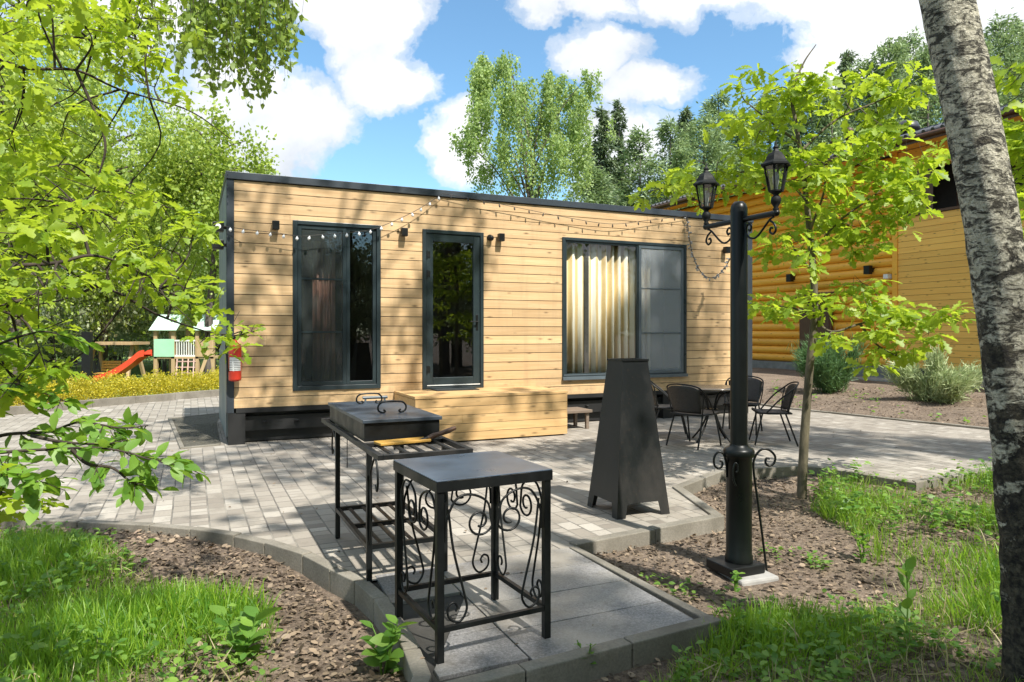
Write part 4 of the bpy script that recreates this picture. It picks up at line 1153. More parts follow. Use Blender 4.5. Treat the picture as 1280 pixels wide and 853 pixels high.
for i in range(9): u = 221 + i * 3; B(mb, u, u + .9, -.03, 0, 426, 446)
B(mb, 219, 247, -.04, .01, 425, 427); B(mb, 219, 247, -.04, .01, 444, 446); mb.build('railing', M['white'], pt)
mb = MB(); B(mb, 247, 268, -.08, -.05, 425, 446); mb.build('panel', M['playwood'], pt)
mb = MB()
for i in range(4): mb.bar((X(222 + i * 7) - ox, -.02, Zv(447)), (X(225 + i * 7) - ox, -.25, Zv(478)), .03)
for i in range(4): zz = Zv(452 + i * 7); mb.bar((X(222) - ox, -.06 - i * .05, zz), (X(246) - ox, -.06 - i * .05, zz), .03)
mb.build('climbing_net', M['rope'], pt)
mb = MB(); mb.bar((X(249) - ox, -.1, Zv(478)), (X(262) - ox, -.05, Zv(440)), .09); mb.build('brace', M['playwood'], pt)
sp = [Vector((X(u) - ox, -.35, Zv(v))) for u, v in ((193, 444), (186, 446), (175, 455), (160, 465), (145, 472), (131, 476))]
sp = smooth_path(sp, 5); mb = MB(); prof = [(-.22, .16), (-.20, .16), (-.18, .03), (.18, .03), (.20, .16), (.22, .16), (.22, -.02), (-.22, -.02)]
vs = [p + Vector((0, a, b)) for p in sp for a, b in prof]; n = len(prof)
mb.add(vs, [(i*n+k, i*n+(k+1)%n, (i+1)*n+(k+1)%n, (i+1)*n+k) for i in range(len(sp)-1) for k in range(n)]); mb.build('slide', M['slide'], pt)

sw = empty('swing_bench', (X(145, D0 + 1.3), D0 + 1.3, 0), 0, 'wooden garden swing bench with flat canopy behind the hedge', 'swing bench'); d_ = D0 + 1.3; ox = X(145)
def sx(u): return (u - 640) / F * d_ - X(145, d_)
def sz(v): return CH - (v - HZ) * d_ / F
mb = MB(); mb.box(sx(115), sx(177), -.5, .5, sz(431), sz(427.5)); mb.build('canopy', M['playwood'], sw)
for u in (121, 168):
    for y0, y1 in ((-.55, -.1), (.55, .1)):
        mb = MB(); mb.bar((sx(u) - (.06 if u < 140 else -.06), y0, sz(477) - .1), (sx(u), y1, sz(431)), .085); mb.build('leg', M['playwood'], sw)
mb = MB()
for i in range(4): mb.box(sx(124), sx(156), .10 + i * .012, .125 + i * .012, sz(464 - i * 3.3), sz(461.4 - i * 3.3))
mb.build('backrest', M['board'], sw)
mb = MB()
for i in range(4): mb.box(sx(124), sx(156), -.32 + i * .10, -.24 + i * .10, sz(467), sz(465.8))
mb.build('seat', M['board'], sw)
mb = MB()
for u in (125, 155): mb.tube([(sx(u), -.2, sz(466)), (sx(u), 0, sz(431))], .012, 5)
mb.build('chain', M['black'], sw)
# dark gate post with rail
fx = PD(109, 480, 17.2)
fe = empty('metal_fence', (fx.x, fx.y, 0), 0, 'black metal fence with wide post at the left end of the hedge', 'fence')
mb = MB(); mb.box(-.11, .11, -.06, .06, -.1, 1.42); mb.build('post', M['black'], fe, None, .005)
mb = MB(); mb.box(-6, -.115, -.02, .02, .62, .68); mb.box(-6, -.115, -.02, .02, .05, .1)
for i in range(45): mb.box(-6 + i * .13, -5.985 + i * .13, -.008, .008, .1, .62)
mb.build('railing', M['black'], fe)

# golden hedge along the far side of the path
h0, h1 = Vector(G(262, 494)), Vector(G(-40, 518)); hd = (h1 - h0); hn = Vector((hd.y, -hd.x, 0)).normalized()
if hn.y < 0: hn = -hn
n = 42000; t = rng.random(n) * 1.25 - .25; w = rng.random(n); th = rng.random(n) ** .6
P = np.array([h0]) + t[:, None] * np.array([hd]) + (.10 + w * 1.0)[:, None] * np.array([hn])
topz = .40 + .06 * np.sin(t * 37) + .04 * np.sin(t * 91 + 2) + .05 * np.sin(w * 9 + t * 20) + .05 * rng.random(n) ** 3 * 3
P[:, 2] = .0 + th * topz * (1 - .5 * (2 * w - 1) ** 4)
D = rdir(n, .8); 
hb = empty('golden_hedge', h0, 0, 'low clipped yellow-green hedge along the far kerb of the path', 'hedge')
me = leaf_mesh('hedge_foliage', P - np.array([h0]), D, rdir(n, .5), .034 * (.6 + .8 * rng.random(n)), T_DIA)
link('foliage', me, M['hedge'], hb)

# ------------------------------------------------------------------ BACKGROUND TREES
birch_big = tree_meshes('weeping_birch', 13, 2.5, 4.6, 7.0, 26000, .13, T_BIRCH, .16, 3, 20, .30, 1.5, .2)
bp = PD(665, 416, 27)
# two-topped crown: tall left leader and a broad right shoulder
def weeping(seed, tops, n, leaf):
    g = np.random.default_rng(seed); P = []; mb = MB()
    mb.tube(smooth_path([(0, 0, -.4), (.15, 0, 4), (-.3, .1, 8), (-.9, 0, tops[0][2])], 5), [.16, .11, .06, .01], 8, False)
    for (tx, ty, tz, r, dr, wgt) in tops:
        c = np.array((tx, ty, tz))
        mb.tube(smooth_path([(0, 0, max(1.5, tz - 3.5)), (tx * .5, ty * .5, tz - 1.2), (tx, ty, tz)], 4), [.035, .02, .006], 5, False)
        m = int(n * wgt); k = max(5, int(m / 80))
        s = c + g.normal(size=(k, 3)) * np.array((r, r, r * .45)) * .6
        L = dr * (.35 + 1.0 * g.random(k))
        idx = g.integers(0, k, m); t = g.random(m)
        p = s[idx].copy(); p[:, 2] -= t * L[idx]; p += g.normal(size=(m, 3)) * np.array((.065, .065, .05)) * (1 + t[:, None] * .4)
        P.append(p)
    P = np.concatenate(P); m = len(P)
    cm = leaf_mesh('weeping', P, rdir(m, -.9, .7), rdir(m, .1), leaf * (.6 + .8 * g.random(m)), T_BIRCH)
    me = bpy.data.meshes.new('weeping_trunk'); me.from_pydata(mb.v, [], mb.f); me.update()
    return cm, me
def off(u, v, d=27.0): q = PD(u, v, d) - PD(668, 416, d); return q.x, CH + q.z
tops = []
for u, v, r, dr, w in ((612, 80, .35, 1.6, .07), (607, 110, .45, 1.9, .08), (636, 98, .35, 1.6, .05), (655, 112, .4, 1.6, .06), (690, 112, .5, 1.8, .09), (718, 122, .55, 2.0, .10), (735, 118, .3, 1.0, .02), (640, 140, .6, 2.2, .10), (675, 150, .7, 2.4, .11), (712, 165, .65, 2.4, .10),
                       (612, 160, .5, 1.6, .06), (592, 165, .35, 1.2, .03), (588, 192, .35, 1.0, .02), (640, 190, .7, 2.2, .08), (690, 200, .8, 2.2, .08), (610, 215, .5, 1.2, .03), (715, 205, .5, 1.6, .05), (665, 225, .8, 1.6, .05), (580, 188, .25, .6, .006)):
    x, z = off(660 + (u - 660) * 1.07, v - 16); tops.append((x, random.uniform(-1.2, 1.2), z, r, dr, w))
wm = weeping(5, tops, 27000, .10)
make_tree('weeping_birch', (bp.x, 27, 0), wm, M['bgbirch'], M['farbark'], 'tall bright green weeping birch directly behind the cabin roof', 'tree')

spr = [conifer_meshes('spruce_a', 14, 2.0, 17000, .29, 1, .08, .95, .35), conifer_meshes('spruce_b', 15, 1.35, 14000, .27, 2, .08, 1.0, .3)]
pin = [conifer_meshes('pine_a', 14, 2.3, 15000, .24, 3, .35, .55, -.10, T_SPRAY, .8, .6), conifer_meshes('pine_b', 15, 2.1, 14000, .24, 4, .45, .6, -.05, T_SPRAY, .7, .6),
       conifer_meshes('pine_c', 9, 1.9, 17000, .19, 8, .06, .7, -.15, T_SPRAY, 1.2, .4)]
def conifer(u, vt, d, proto, kind, H, mat, label, group='conifers beyond the cabins', z0=0.0):
    top = CH - (vt - HZ) * d / F
    s = (top - z0) / H; p = PD(u, HZ, d)
    wd = s if s < 1.25 else 1.25 + (s - 1.25) * .4
    return make_tree(kind, (p.x, d, z0), proto, mat, M['farbark'], label, 'tree', group, wd, random.uniform(0, 6.28), s)
S_, P_ = M['spruce'], M['pine']
for a in [
 (752, 138, 36, spr[0], 'spruce_tree', 14, S_, 'broad dark spruce just right of the weeping birch'),
 (774, 128, 40, spr[1], 'spruce_tree', 15, S_, 'slender pointed spruce, the highest tip just right of the weeping birch'),
 (735, 200, 31, pin[2], 'pine_tree', 9, P_, 'low pale pine peeking over the cabin roof beside the birch'),
 (800, 168, 38, pin[2], 'pine_tree', 9, P_, 'rounded grey-green pine above the middle of the cabin roof edge'),
 (838, 156, 36, pin[2], 'pine_tree', 9, P_, 'wide bushy pine left of the lamp lanterns'),
 (856, 138, 50, spr[0], 'spruce_tree', 14, S_, 'dark spruce tip standing above the bushy pines left of the lanterns'),
 (880, 150, 44, pin[0], 'pine_tree', 14, P_, 'thin-topped pine directly above the left lantern'),
 (898, 122, 52, pin[1], 'pine_tree', 15, P_, 'taller pine between the lanterns and the sapling crown'),
 (925, 150, 46, pin[2], 'pine_tree', 9, P_, 'grey-green pine seen through the left of the sapling crown'),
 (962, 120, 55, pin[0], 'pine_tree', 14, P_, 'pine seen through the middle of the sapling crown'),
 (990, 100, 58, spr[1], 'spruce_tree', 15, S_, 'thin spruce behind the dead twig at the sapling top'),
 (1015, 108, 52, pin[1], 'pine_tree', 15, P_, 'pine just right of the sapling top twig'),
 (1040, 118, 50, pin[2], 'pine_tree', 9, P_, 'low round pine between the two roof vent pipes and the sapling'),
 (1060, 66, 62, spr[0], 'spruce_tree', 14, S_, 'pointed spruce rising above the roof vent pipes'),
 (1085, 78, 56, pin[0], 'pine_tree', 14, P_, 'pine left of the pair of tall pines near the birch trunk'),
 (1112, 54, 54, pin[1], 'pine_tree', 15, P_, 'left one of the pair of tall pines beside the birch trunk'),
 (1138, 48, 58, pin[0], 'pine_tree', 14, P_, 'tallest pine touching the birch trunk from the left'),
 (1160, 70, 50, pin[2], 'pine_tree', 9, P_, 'bushy pine partly covered by the leaning birch trunk'),
 (1100, 130, 44, pin[2], 'pine_tree', 9, P_, 'wide lower pine above the round roof vent'),
 (1225, 60, 54, pin[1], 'pine_tree', 15, P_, 'pine immediately right of the birch trunk top'),
 (1250, 28, 58, pin[0], 'pine_tree', 14, P_, 'tall pine near the top right corner'),
 (1278, 32, 60, pin[1], 'pine_tree', 15, P_, 'tall pine cut by the right edge of the photo'),
 (1300, 60, 50, spr[0], 'spruce_tree', 14, S_, 'spruce at the far right edge behind fresh leaves'),
]: conifer(*a)
# left wood: broadleaves, a pale flowering shrub, dark conifers with visible trunks
bl = [tree_meshes('linden', 9, 2.0, 3.6, 5.2, 15000, .12, T_BIRCH, .12, 21, 14, .36, .5, .5), tree_meshes('maple', 8, 2.4, 3.0, 4.6, 15000, .12, T_BIRCH, .12, 22, 16, .34, .3, .6),
      tree_meshes('bush', 3, 1.7, 1.5, 1.6, 12000, .075, T_DIA, .05, 23, 14, .38, .1, .7)]
def broad(u, vt, d, proto, H, mat, kind, label, group='broadleaf trees left of the cabin', w=1.0):
    top = CH - (vt - HZ) * d / F; s = top / H; p = PD(u, HZ, d)
    return make_tree(kind, (p.x, d, 0), proto, mat, M['farbark'], label, 'tree', group, s * w, random.uniform(0, 6.28), s)
broad(262, 95, 20, bl[0], 8.8, M['fresh'], 'linden_tree', 'bright yellow-green tree rising immediately left of the cabin roof', w=.95)
broad(216, 165, 25, bl[1], 7.6, M['bgbirch'], 'broadleaf_tree', 'medium green tree behind the play tower roofs', w=.9)
broad(140, 150, 30, bl[0], 8.8, M['bgbirch'], 'broadleaf_tree', 'soft green tree behind the swing bench')
broad(60, 120, 27, bl[1], 7.6, M['fresh'], 'broadleaf_tree', 'fresh green tree behind the foreground oak branches at left')
broad(-40, 100, 26, bl[0], 8.8, M['bgbirch'], 'broadleaf_tree', 'green tree at the left edge behind the oak branches')
broad(318, 232, 24, bl[1], 7.6, M['fresh'], 'broadleaf_tree', 'low green tree whose top just shows left of the cabin corner', w=.9)
broad(382, 203, 30, bl[0], 8.8, M['fresh'], 'broadleaf_tree', 'small tree top peeking over the left part of the cabin roof', w=.5)
broad(120, 225, 23, bl[2], 3.05, M['pale'], 'flowering_shrub', 'tall whitish flowering shrub above the swing bench', None, .75)
broad(205, 290, 24.5, bl[2], 3.05, M['pale'], 'flowering_shrub', 'pale flowering shrub behind the left play tower roof', None, .8)
bl.append(tree_meshes('tall_linden', 10, 2.3, 4.6, 5.4, 22000, .10, T_BIRCH, .12, 27, 20, .34, .6, .4))
broad(20, -120, 17, bl[3], 9.8, M['fresh'], 'linden_tree', 'tall airy tree filling the sky behind the oak leaves at the far left', w=.95)
broad(128, -25, 22, bl[3], 9.8, M['bgbirch'], 'linden_tree', 'tall soft green tree above the swing bench', w=.8)
broad(196, 120, 27, bl[3], 9.8, M['fresh'], 'linden_tree', 'light green tree between the swing bench and the play tower', w=.9)
broad(300, 195, 29, bl[3], 9.8, M['bgbirch'], 'linden_tree', 'soft green tree right behind the left cabin edge', w=.8)
broad(-80, 40, 20, bl[3], 9.8, M['fresh'], 'linden_tree', 'fresh green tree beyond the left photo edge', w=1.0)
for u, v, d, lab in ((232, 240, 34, 'dark spruce with bare lower trunk behind the play tower'), (95, 270, 30, 'dark spruce behind the gate post'), (170, 260, 33, 'dark spruce behind the swing bench canopy'), (20, 240, 32, 'dark spruce far left behind the fence'), (275, 255, 36, 'dark spruce hugging the left cabin corner'), (-60, 220, 34, 'dark spruce beyond the left edge of the fence')):
    conifer(u, v, d, spr[0], 'spruce_tree', 14, M['deep'], lab, 'spruces behind the playground')
for i, (u, vt, d) in enumerate(((60, 395, 27), (150, 390, 29), (215, 385, 28), (268, 380, 27), (10, 385, 28))):
    broad(u, vt, d, bl[2], 3.05, M['deep'], 'dark_bush', ['dark bush low behind the gate post', 'dark bush low behind the swing bench', 'dark bush low behind the play tower', 'dark bush between play tower and cabin', 'dark bush at the far left behind the fence'][i], 'dark undergrowth bushes', 1.6)

# trees standing behind and right of the camera: they shade the yard and show in the panes
sh = [tree_meshes('yard_tree', 12, 2.6, 3.8, 8.4, 5000, .20, T_BIRCH, .16, 31, 15, .30, .4, .5), tree_meshes('yard_tree_b', 11, 2.2, 4.2, 7.2, 5000, .19, T_BIRCH, .14, 33, 16, .33, .4, .5)]
for i, (x, y, k, s) in enumerate(((7.6, 4.4, 0, .62), (9.6, 2.2, 1, .55), (5.0, -2.6, 1, .9), (9.6, -1.2, 1, 1.05), (5.6, -5.4, 0, 1.05), (8.0, -6.5, 0, 1.2), (1.0, -7.0, 1, 1.15), (13.5, -4.5, 0, 1.25), (-3.5, -6.0, 1, 1.0), (12.0, -10, 0, 1.3), (5, -11, 1, 1.3), (17, 1, 1, 1.3))):
    make_tree('yard_tree', (x, y, -.1), sh[k], M['deep'] if k else M['birchleaf'], M['bark'], 'leafy yard tree that shows only as dark reflection in the window panes', 'tree', 'yard trees reflected in the panes', s, i * 1.7, 1.25 if i < 2 else None)
for i, (x, y, s) in enumerate(((13, 2, 1.7), (11, -2.5, 1.8), (9, -6, 1.9), (15.5, 6, 1.9), (6, -8, 1.8), (3, -9.5, 1.8), (17, -3, 2.4), (14, -8, 2.5), (19, 4, 2.4), (10, -12, 2.6), (0, -11, 2.2))):
    make_tree('yard_bush', (x, y, -.1), bl[2], M['deep'], M['bark'], 'dense yard bush that shows only as dark green reflection in the panes', 'shrub', 'yard bushes reflected in the panes', s, i * 1.3)
# ------------------------------------------------------------------ DWARF PINES by the yellow house
def needle_bush(name, loc, r, h, n, leaf, mat, label, seed, stems=14):
    g = np.random.default_rng(seed); t = empty(name, loc, 0, label, 'shrub'); P = []; D = []; mb = MB()
    for i in range(stems):
        a = g.random() * 6.283; rr = r * (.25 + .75 * g.random()); top = np.array((math.cos(a) * rr, math.sin(a) * rr, h * (.45 + .55 * g.random()) * (1.1 - .4 * rr / r)))
        pth = smooth_path([(0, 0, -.1), top * np.array((.55, .55, .35)), top], 5); mb.tube(pth, [.014, .009, .004], 5, False)
        m = n // stems; f = .25 + .75 * g.random(m) ** .7
        k = np.clip((f * (len(pth) - 1)).astype(int), 0, len(pth) - 1); p = np.array([V3(pth[j]) for j in k]) + g.normal(size=(m, 3)) * .045 * r / .5
        P.append(p); d = g.normal(size=(m, 3)) * .7 + top / np.linalg.norm(top) + np.array((0, 0, .35)); D.append(d)
    P = np.concatenate(P); D = np.concatenate(D)
    link('foliage', leaf_mesh(name, P, D, rdir(len(P), .4), leaf * (.7 + .6 * g.random(len(P))), T_NEEDLE), mat, t)
    mb.build('stem', M['twig'], t)
    return t
b1 = PD(1040, 483, 15.5); needle_bush('dwarf_pine', (b1.x, b1.y, hgt(b1.x, b1.y)), .85, 1.45, 11000, .13, M['dwarf'], 'dark green bushy dwarf pine behind the sapling trunk', 4, 22)
b1 = PD(1168, 492, 13.6); needle_bush('dwarf_pine', (b1.x, b1.y, hgt(b1.x, b1.y)), .85, 1.05, 8000, .15, M['silver'], 'pale silvery dwarf pine near the birch trunk', 5, 17)

# ------------------------------------------------------------------ FOREGROUND TREES
# leaning birch at right
bt = [PD(1300, 853, 2.86), PD(1291, 720, 2.86), PD(1279, 590, 2.86), PD(1262, 450, 2.86), PD(1243, 300, 2.86), PD(1215, 150, 2.86), PD(1183, 0, 2.86), PD(1150, -160, 2.9)]
bt = [Vector((bt[0].x + .02, bt[0].y, -.3))] + bt + [Vector((1.45, 3.1, 4.6)), Vector((1.25, 3.5, 6.2)), Vector((1.1, 4.0, 8.2)), Vector((1.05, 4.4, 10.6))]
birch = empty('birch_tree', (bt[1].x, 2.86, 0), 0, 'thick leaning birch trunk with rough black and white bark at the right edge', 'tree')
o0 = Vector(birch.location); path = smooth_path([p - o0 for p in bt], 14)
mb = MB(); n = 40; vs = []; m = len(path)
for i, p in enumerate(path):
    z = p.z; r = .118 - .006 * max(0, z) if z > 0 else .13 + .06 * max(0, .0 - z)
    r = float(np.interp(z, [-.3, 0, .3, 1.0, 3, 6, 10], [.15, .122, .106, .099, .094, .06, .015]))
    t = (path[min(i+1, m-1)] - path[max(i-1, 0)]).normalized(); xa = Vector((1, 0, 0)) - t * t.x; xa.normalize(); ya = t.cross(xa)
    for k in range(n):
        a = 6.283 * k / n
        low = max(0, min(1, (1.9 - z) / 1.6))
        rr = r * (1 + (.022 + .06 * low) * math.sin(a * 5 + 2.1 * math.sin(z * 5)) * math.sin(z * 9 + a * 2) + (.018 + .045 * low) * math.sin(a * 11 + z * 23) * math.sin(z * 17) + random.uniform(-.012, .012))
        vs.append(p + xa * rr * math.cos(a) + ya * rr * math.sin(a))
mb.add(vs, [(i*n+k, i*n+(k+1)%n, (i+1)*n+(k+1)%n, (i+1)*n+k) for i in range(m-1) for k in range(n)], True)
mb.build('trunk', M['birchbark'], birch)
cl = []; mbt = MB()
g = np.random.default_rng(77)
for i in range(44):
    z = 6.0 + 5.0 * g.random(); a = g.random() * 6.283; rr = .4 + 2.5 * g.random() ** .7
    st = min(path, key=lambda p: abs(p.z - (z - .9)))
    c = st + Vector((math.cos(a) * rr, math.sin(a) * rr, .9)); cl.append((c, .5, 1.0))
    mbt.tube(smooth_path([st, st.lerp(c, .5) + Vector((0, 0, .25)), c], 4), [.035, .022, .006], 6, False)
mbt.build('limb', M['birchbark'], birch)
P, D, N, S = cluster_leaves(cl, 30, .12, T_BIRCH, -.6, .5, .8)
link('crown', leaf_mesh('birch_crown', P, D, N, S, T_BIRCH), M['birchleaf'], birch)

# young oak behind the lamp post
sb = PD(1002, 621, 6.44); sap = empty('oak_sapling', (sb.x, sb.y, 0), 0, 'slender young oak with bright yellow-green leaves behind the lamp post', 'tree')
o0 = Vector((sb.x, sb.y, 0))
def q(u, v, dd=0.0): return PD(u, v, 6.44 + dd) - o0
tr = [Vector((0, 0, -.3)), q(1002, 621), q(1006, 540, .02), q(1012, 460), q(1018, 390, -.03), q(1016, 330, 0), q(1010, 270, .03), q(1004, 215, 0), q(996, 160, -.05), q(990, 118, -.03), q(1004, 80, 0), q(1020, 56, .02)]
trs = smooth_path(tr, 6)
mb = MB(); mb.tube(trs, [.05, .042, .036, .032, .028, .022, .016, .010, .004], 10, False); mb.build('trunk', M['sapbark'], sap)
CL = []
def cl_(u, v, dd, r=.22, w=1.0): CL.append((q(u, v, dd), r, .65, w))
for u, v, dd, r in ((930, 110, .2, .17), (925, 145, -.1, .19), (945, 165, .3, .2), (960, 115, 0, .17), (985, 105, .3, .2), (1010, 110, -.2, .2), (940, 190, -.2, .18), (965, 150, -.4, .17), (990, 140, .2, .2), (1040, 118, .3, .18), (1065, 112, -.1, .18), (1090, 118, .3, .2), (1120, 112, .1, .18), (1140, 108, -.2, .15),
                    (1100, 145, .2, .2), (1115, 165, -.2, .2), (1090, 165, .4, .16), (920, 225, .3, .18), (895, 215, 0, .16), (860, 222, .4, .17), (830, 230, .2, .16), (845, 238, -.1, .14), (880, 240, .3, .17), (808, 242, .2, .11), (950, 225, -.3, .2),
                    (1005, 195, -.4, .22), (1030, 200, -.1, .22), (1055, 215, .2, .22), (1020, 230, -.4, .22), (985, 215, .3, .2), (1045, 250, -.2, .2), (1085, 200, .3, .2), (1110, 215, -.1, .22), (1135, 200, .2, .2), (1150, 225, 0, .2), (1120, 240, -.3, .22), (1095, 260, .2, .2), (1135, 260, .1, .2), (1115, 285, 0, .18), (1090, 292, -.2, .16), (1060, 285, .2, .17), (1165, 195, .1, .14),
                    (985, 290, -.2, .2), (1000, 320, -.3, .2), (975, 310, .2, .17), (1035, 295, .1, .2), (1060, 305, .3, .17), (995, 255, .2, .2), (1030, 270, .4, .18),
                    (985, 385, -.3, .18), (965, 382, 0, .13), (1000, 372, .2, .16), (1030, 375, -.2, .17), (1060, 368, .2, .18), (1085, 380, -.1, .2), (1110, 390, .2, .2), (1130, 405, 0, .2), (1100, 420, -.2, .18), (1120, 440, .1, .18), (1150, 400, .3, .15), (1180, 395, -.1, .15), (1205, 392, .1, .13), (1045, 425, -.3, .14), (1070, 350, .3, .14), (1160, 420, .2, .14), (1095, 455, .0, .12)):
    cl_(u, v, dd, r)
LB = [[q(1018, 400), q(1040, 415, -.1), q(1075, 405, -.1), q(1110, 398, .1), q(1160, 400, .1), q(1205, 392, .1)], [q(1075, 405, -.1), q(1095, 430, 0), q(1120, 445, .1)],
      [q(1014, 320), q(1045, 280, .1), q(1085, 250, .1), q(1130, 215, .1)], [q(1008, 250), q(980, 225, .1), q(930, 215, .2), q(870, 225, .3), q(812, 240, .2)],
      [q(1000, 190), q(1045, 150, .1), q(1095, 128, .1), q(1140, 108, 0)], [q(1000, 180), q(960, 150, -.1), q(930, 125, 0)], [q(1016, 340), q(995, 315, -.2), q(985, 295, -.2)], [q(1018, 395), q(990, 385, -.2), q(965, 382, 0)], [q(1012, 290), q(1030, 240, -.2), q(1030, 205, -.2)]]
LB = [smooth_path(l, 5) for l in LB]
mb = MB()
for l in LB: mb.tube(l, [.013, .009, .004], 7, False)
limb_twigs(mb, LB + [trs], CL, .004); mb.build('branch', M['sapbark'], sap)
P, D, N, S = cluster_leaves(CL, 95, .135, T_OAK, -.15, 1.0, .6)
link('crown', leaf_mesh('oak_crown', P, D, N, S, T_OAK), M['oak'], sap)

# second young oak at the right edge behind the birch trunk
sb = Vector((3.95, 4.6, 0)); sap2 = empty('oak_sapling', sb, 0, 'young oak with large fresh leaves at the right edge behind the birch', 'tree')
def q2(u, v, dd=0.0): return PD(u, v, 4.6 + dd) - sb
tr = smooth_path([Vector((0, 0, -.3)), Vector((.05, 0, .8)), Vector((-.05, 0, 1.8)), Vector((-.25, 0, 2.6)), Vector((-.3, 0, 3.3))], 6)
CL = [(q2(u, v, dd), r, .7) for u, v, dd, r in ((1262, 95, 0, .14), (1275, 130, .1, .17), (1290, 100, -.2, .18), (1265, 165, .2, .16), (1280, 180, -.1, .18), (1262, 215, 0, .15), (1285, 230, .2, .18), (1270, 260, 0, .15), (1300, 160, 0, .2), (1320, 220, .2, .2), (1310, 290, -.1, .2), (1325, 120, .1, .2), (1252, 185, .3, .10))]
mb = MB(); mb.tube(tr, [.05, .04, .03, .01], 8, False); mb.build('trunk', M['sapbark'], sap2)
mb = MB(); limb_twigs(mb, [tr], CL, .005); mb.build('branch', M['sapbark'], sap2)
P, D, N, S = cluster_leaves(CL, 60, .15, T_OAK, -.3, .9, .6)
link('crown', leaf_mesh('oak_crown', P, D, N, S, T_OAK), M['oak'], sap2)

# foreground oak at left: trunk outside the frame, long branches reaching in
ob = Vector((-3.3, 1.6, 0)); oak = empty('oak_tree', ob, 0, 'oak with bright yellow-green leaves filling the left edge of the photo', 'tree')
def q3(u, v, d): return PD(u, v, d) - ob
LIMB = [[Vector((.1, 0, 2.2)), q3(-250, 100, 2.2), q3(-60, 60, 2.7), q3(30, 85, 2.9), q3(95, 88, 3.0), q3(150, 112, 3.2), q3(235, 138, 3.5), q3(290, 175, 3.7)],
        [Vector((.1, 0, 1.9)), q3(-300, 300, 2.0), q3(-60, 330, 2.3), q3(60, 330, 2.4), q3(120, 320, 2.5), q3(180, 345, 2.7), q3(215, 385, 2.9)],
        [Vector((.05, 0, 2.4)), q3(-250, -60, 2.6), q3(-30, -10, 3.1), q3(60, 5, 3.3), q3(125, 60, 3.4), q3(155, 45, 3.5), q3(190, 60, 3.6)],
        [Vector((.1, 0, 1.6)), q3(-250, 420, 2.0), q3(-40, 395, 2.3), q3(60, 365, 2.5), q3(130, 360, 2.7), q3(200, 395, 3.0), q3(260, 415, 3.3), q3(300, 420, 3.5)],
        [Vector((.1, 0, 1.4)), q3(-220, 560, 1.9), q3(-60, 600, 2.0), q3(20, 620, 2.1)],
        [q3(95, 88, 3.0), q3(130, 170, 3.0), q3(125, 215, 3.0), q3(110, 260, 3.0)]]
LIMB = [smooth_path(l, 7) for l in LIMB]
CL = []
def region(poly, n, d0, d1, r0, r1, w=1.0):
    xs = [p[0] for p in poly]; ys = [p[1] for p in poly]; k = 0
    while k < n:
        u, v = random.uniform(min(xs), max(xs)), random.uniform(min(ys), max(ys))
        if inpoly(np.array([u]), np.array([v]), poly)[0]:
            CL.append((q3(u, v, random.uniform(d0, d1)), random.uniform(r0, r1), .55, w)); k += 1
region([(-60, -40), (120, -40), (100, 60), (130, 150), (150, 250), (120, 330), (-60, 330)], 36, 2.5, 3.6, .14, .22)
region([(-60, 200), (60, 200), (110, 300), (140, 330), (110, 375), (75, 420), (60, 490), (-60, 520)], 26, 2.0, 2.8, .11, .17)
region([(120, 300), (215, 320), (245, 380), (180, 390), (120, 360)], 10, 2.5, 3.0, .10, .16)
region([(130, -30), (215, -30), (215, 70), (160, 70), (130, 30)], 8, 3.2, 3.8, .13, .2)
region([(150, 60), (205, 70), (190, 120), (150, 120)], 3, 3.2, 3.6, .12, .17)
region([(40, 230), (250, 260), (235, 320), (60, 300)], 7, 2.8, 3.4, .12, .16)
region([(-60, 600), (20, 590), (45, 630), (10, 670), (-60, 690)], 5, 1.9, 2.2, .08, .11)
for u, v, d, r in ((255, 425, 3.3, .09), (285, 418, 3.4, .10), (305, 412, 3.5, .07), (272, 440, 3.4, .06), (318, 415, 3.5, .04)): CL.append((q3(u, v, d), r, .6, 1.4))
mb = MB(); mb.tube(smooth_path([Vector((0, 0, -.3)), Vector((.05, 0, 1)), Vector((.05, .05, 2.2)), Vector((-.1, .1, 3.6)), Vector((-.2, .2, 5))], 5), [.13, .11, .09, .06, .02], 12, False); mb.build('trunk', M['bark'], oak)
mb = MB()
for i, l in enumerate(LIMB): mb.tube(l, [.007, .005, .002] if i == 5 else [.020, .008, .005, .002], 7, False)
limb_twigs(mb, LIMB, CL, .0035); mb.build('branch', M['twig'], oak)
P, D, N, S = cluster_leaves(CL, 104, .070, T_OAK, -.12, 1.2, .6)
W_ = P + np.array(V3(ob)); uu = 640 + W_[:, 0] / W_[:, 1] * F; vv = HZ - (W_[:, 2] - CH) / W_[:, 1] * F
ok_ = ~((uu > 92) & (uu < 238) & (vv > 378) & (vv < 520)); P, D, N, S = P[ok_], D[ok_], N[ok_], S[ok_]
link('crown', leaf_mesh('oak_crown', P, D, N, S, T_OAK), M['oak'], oak)

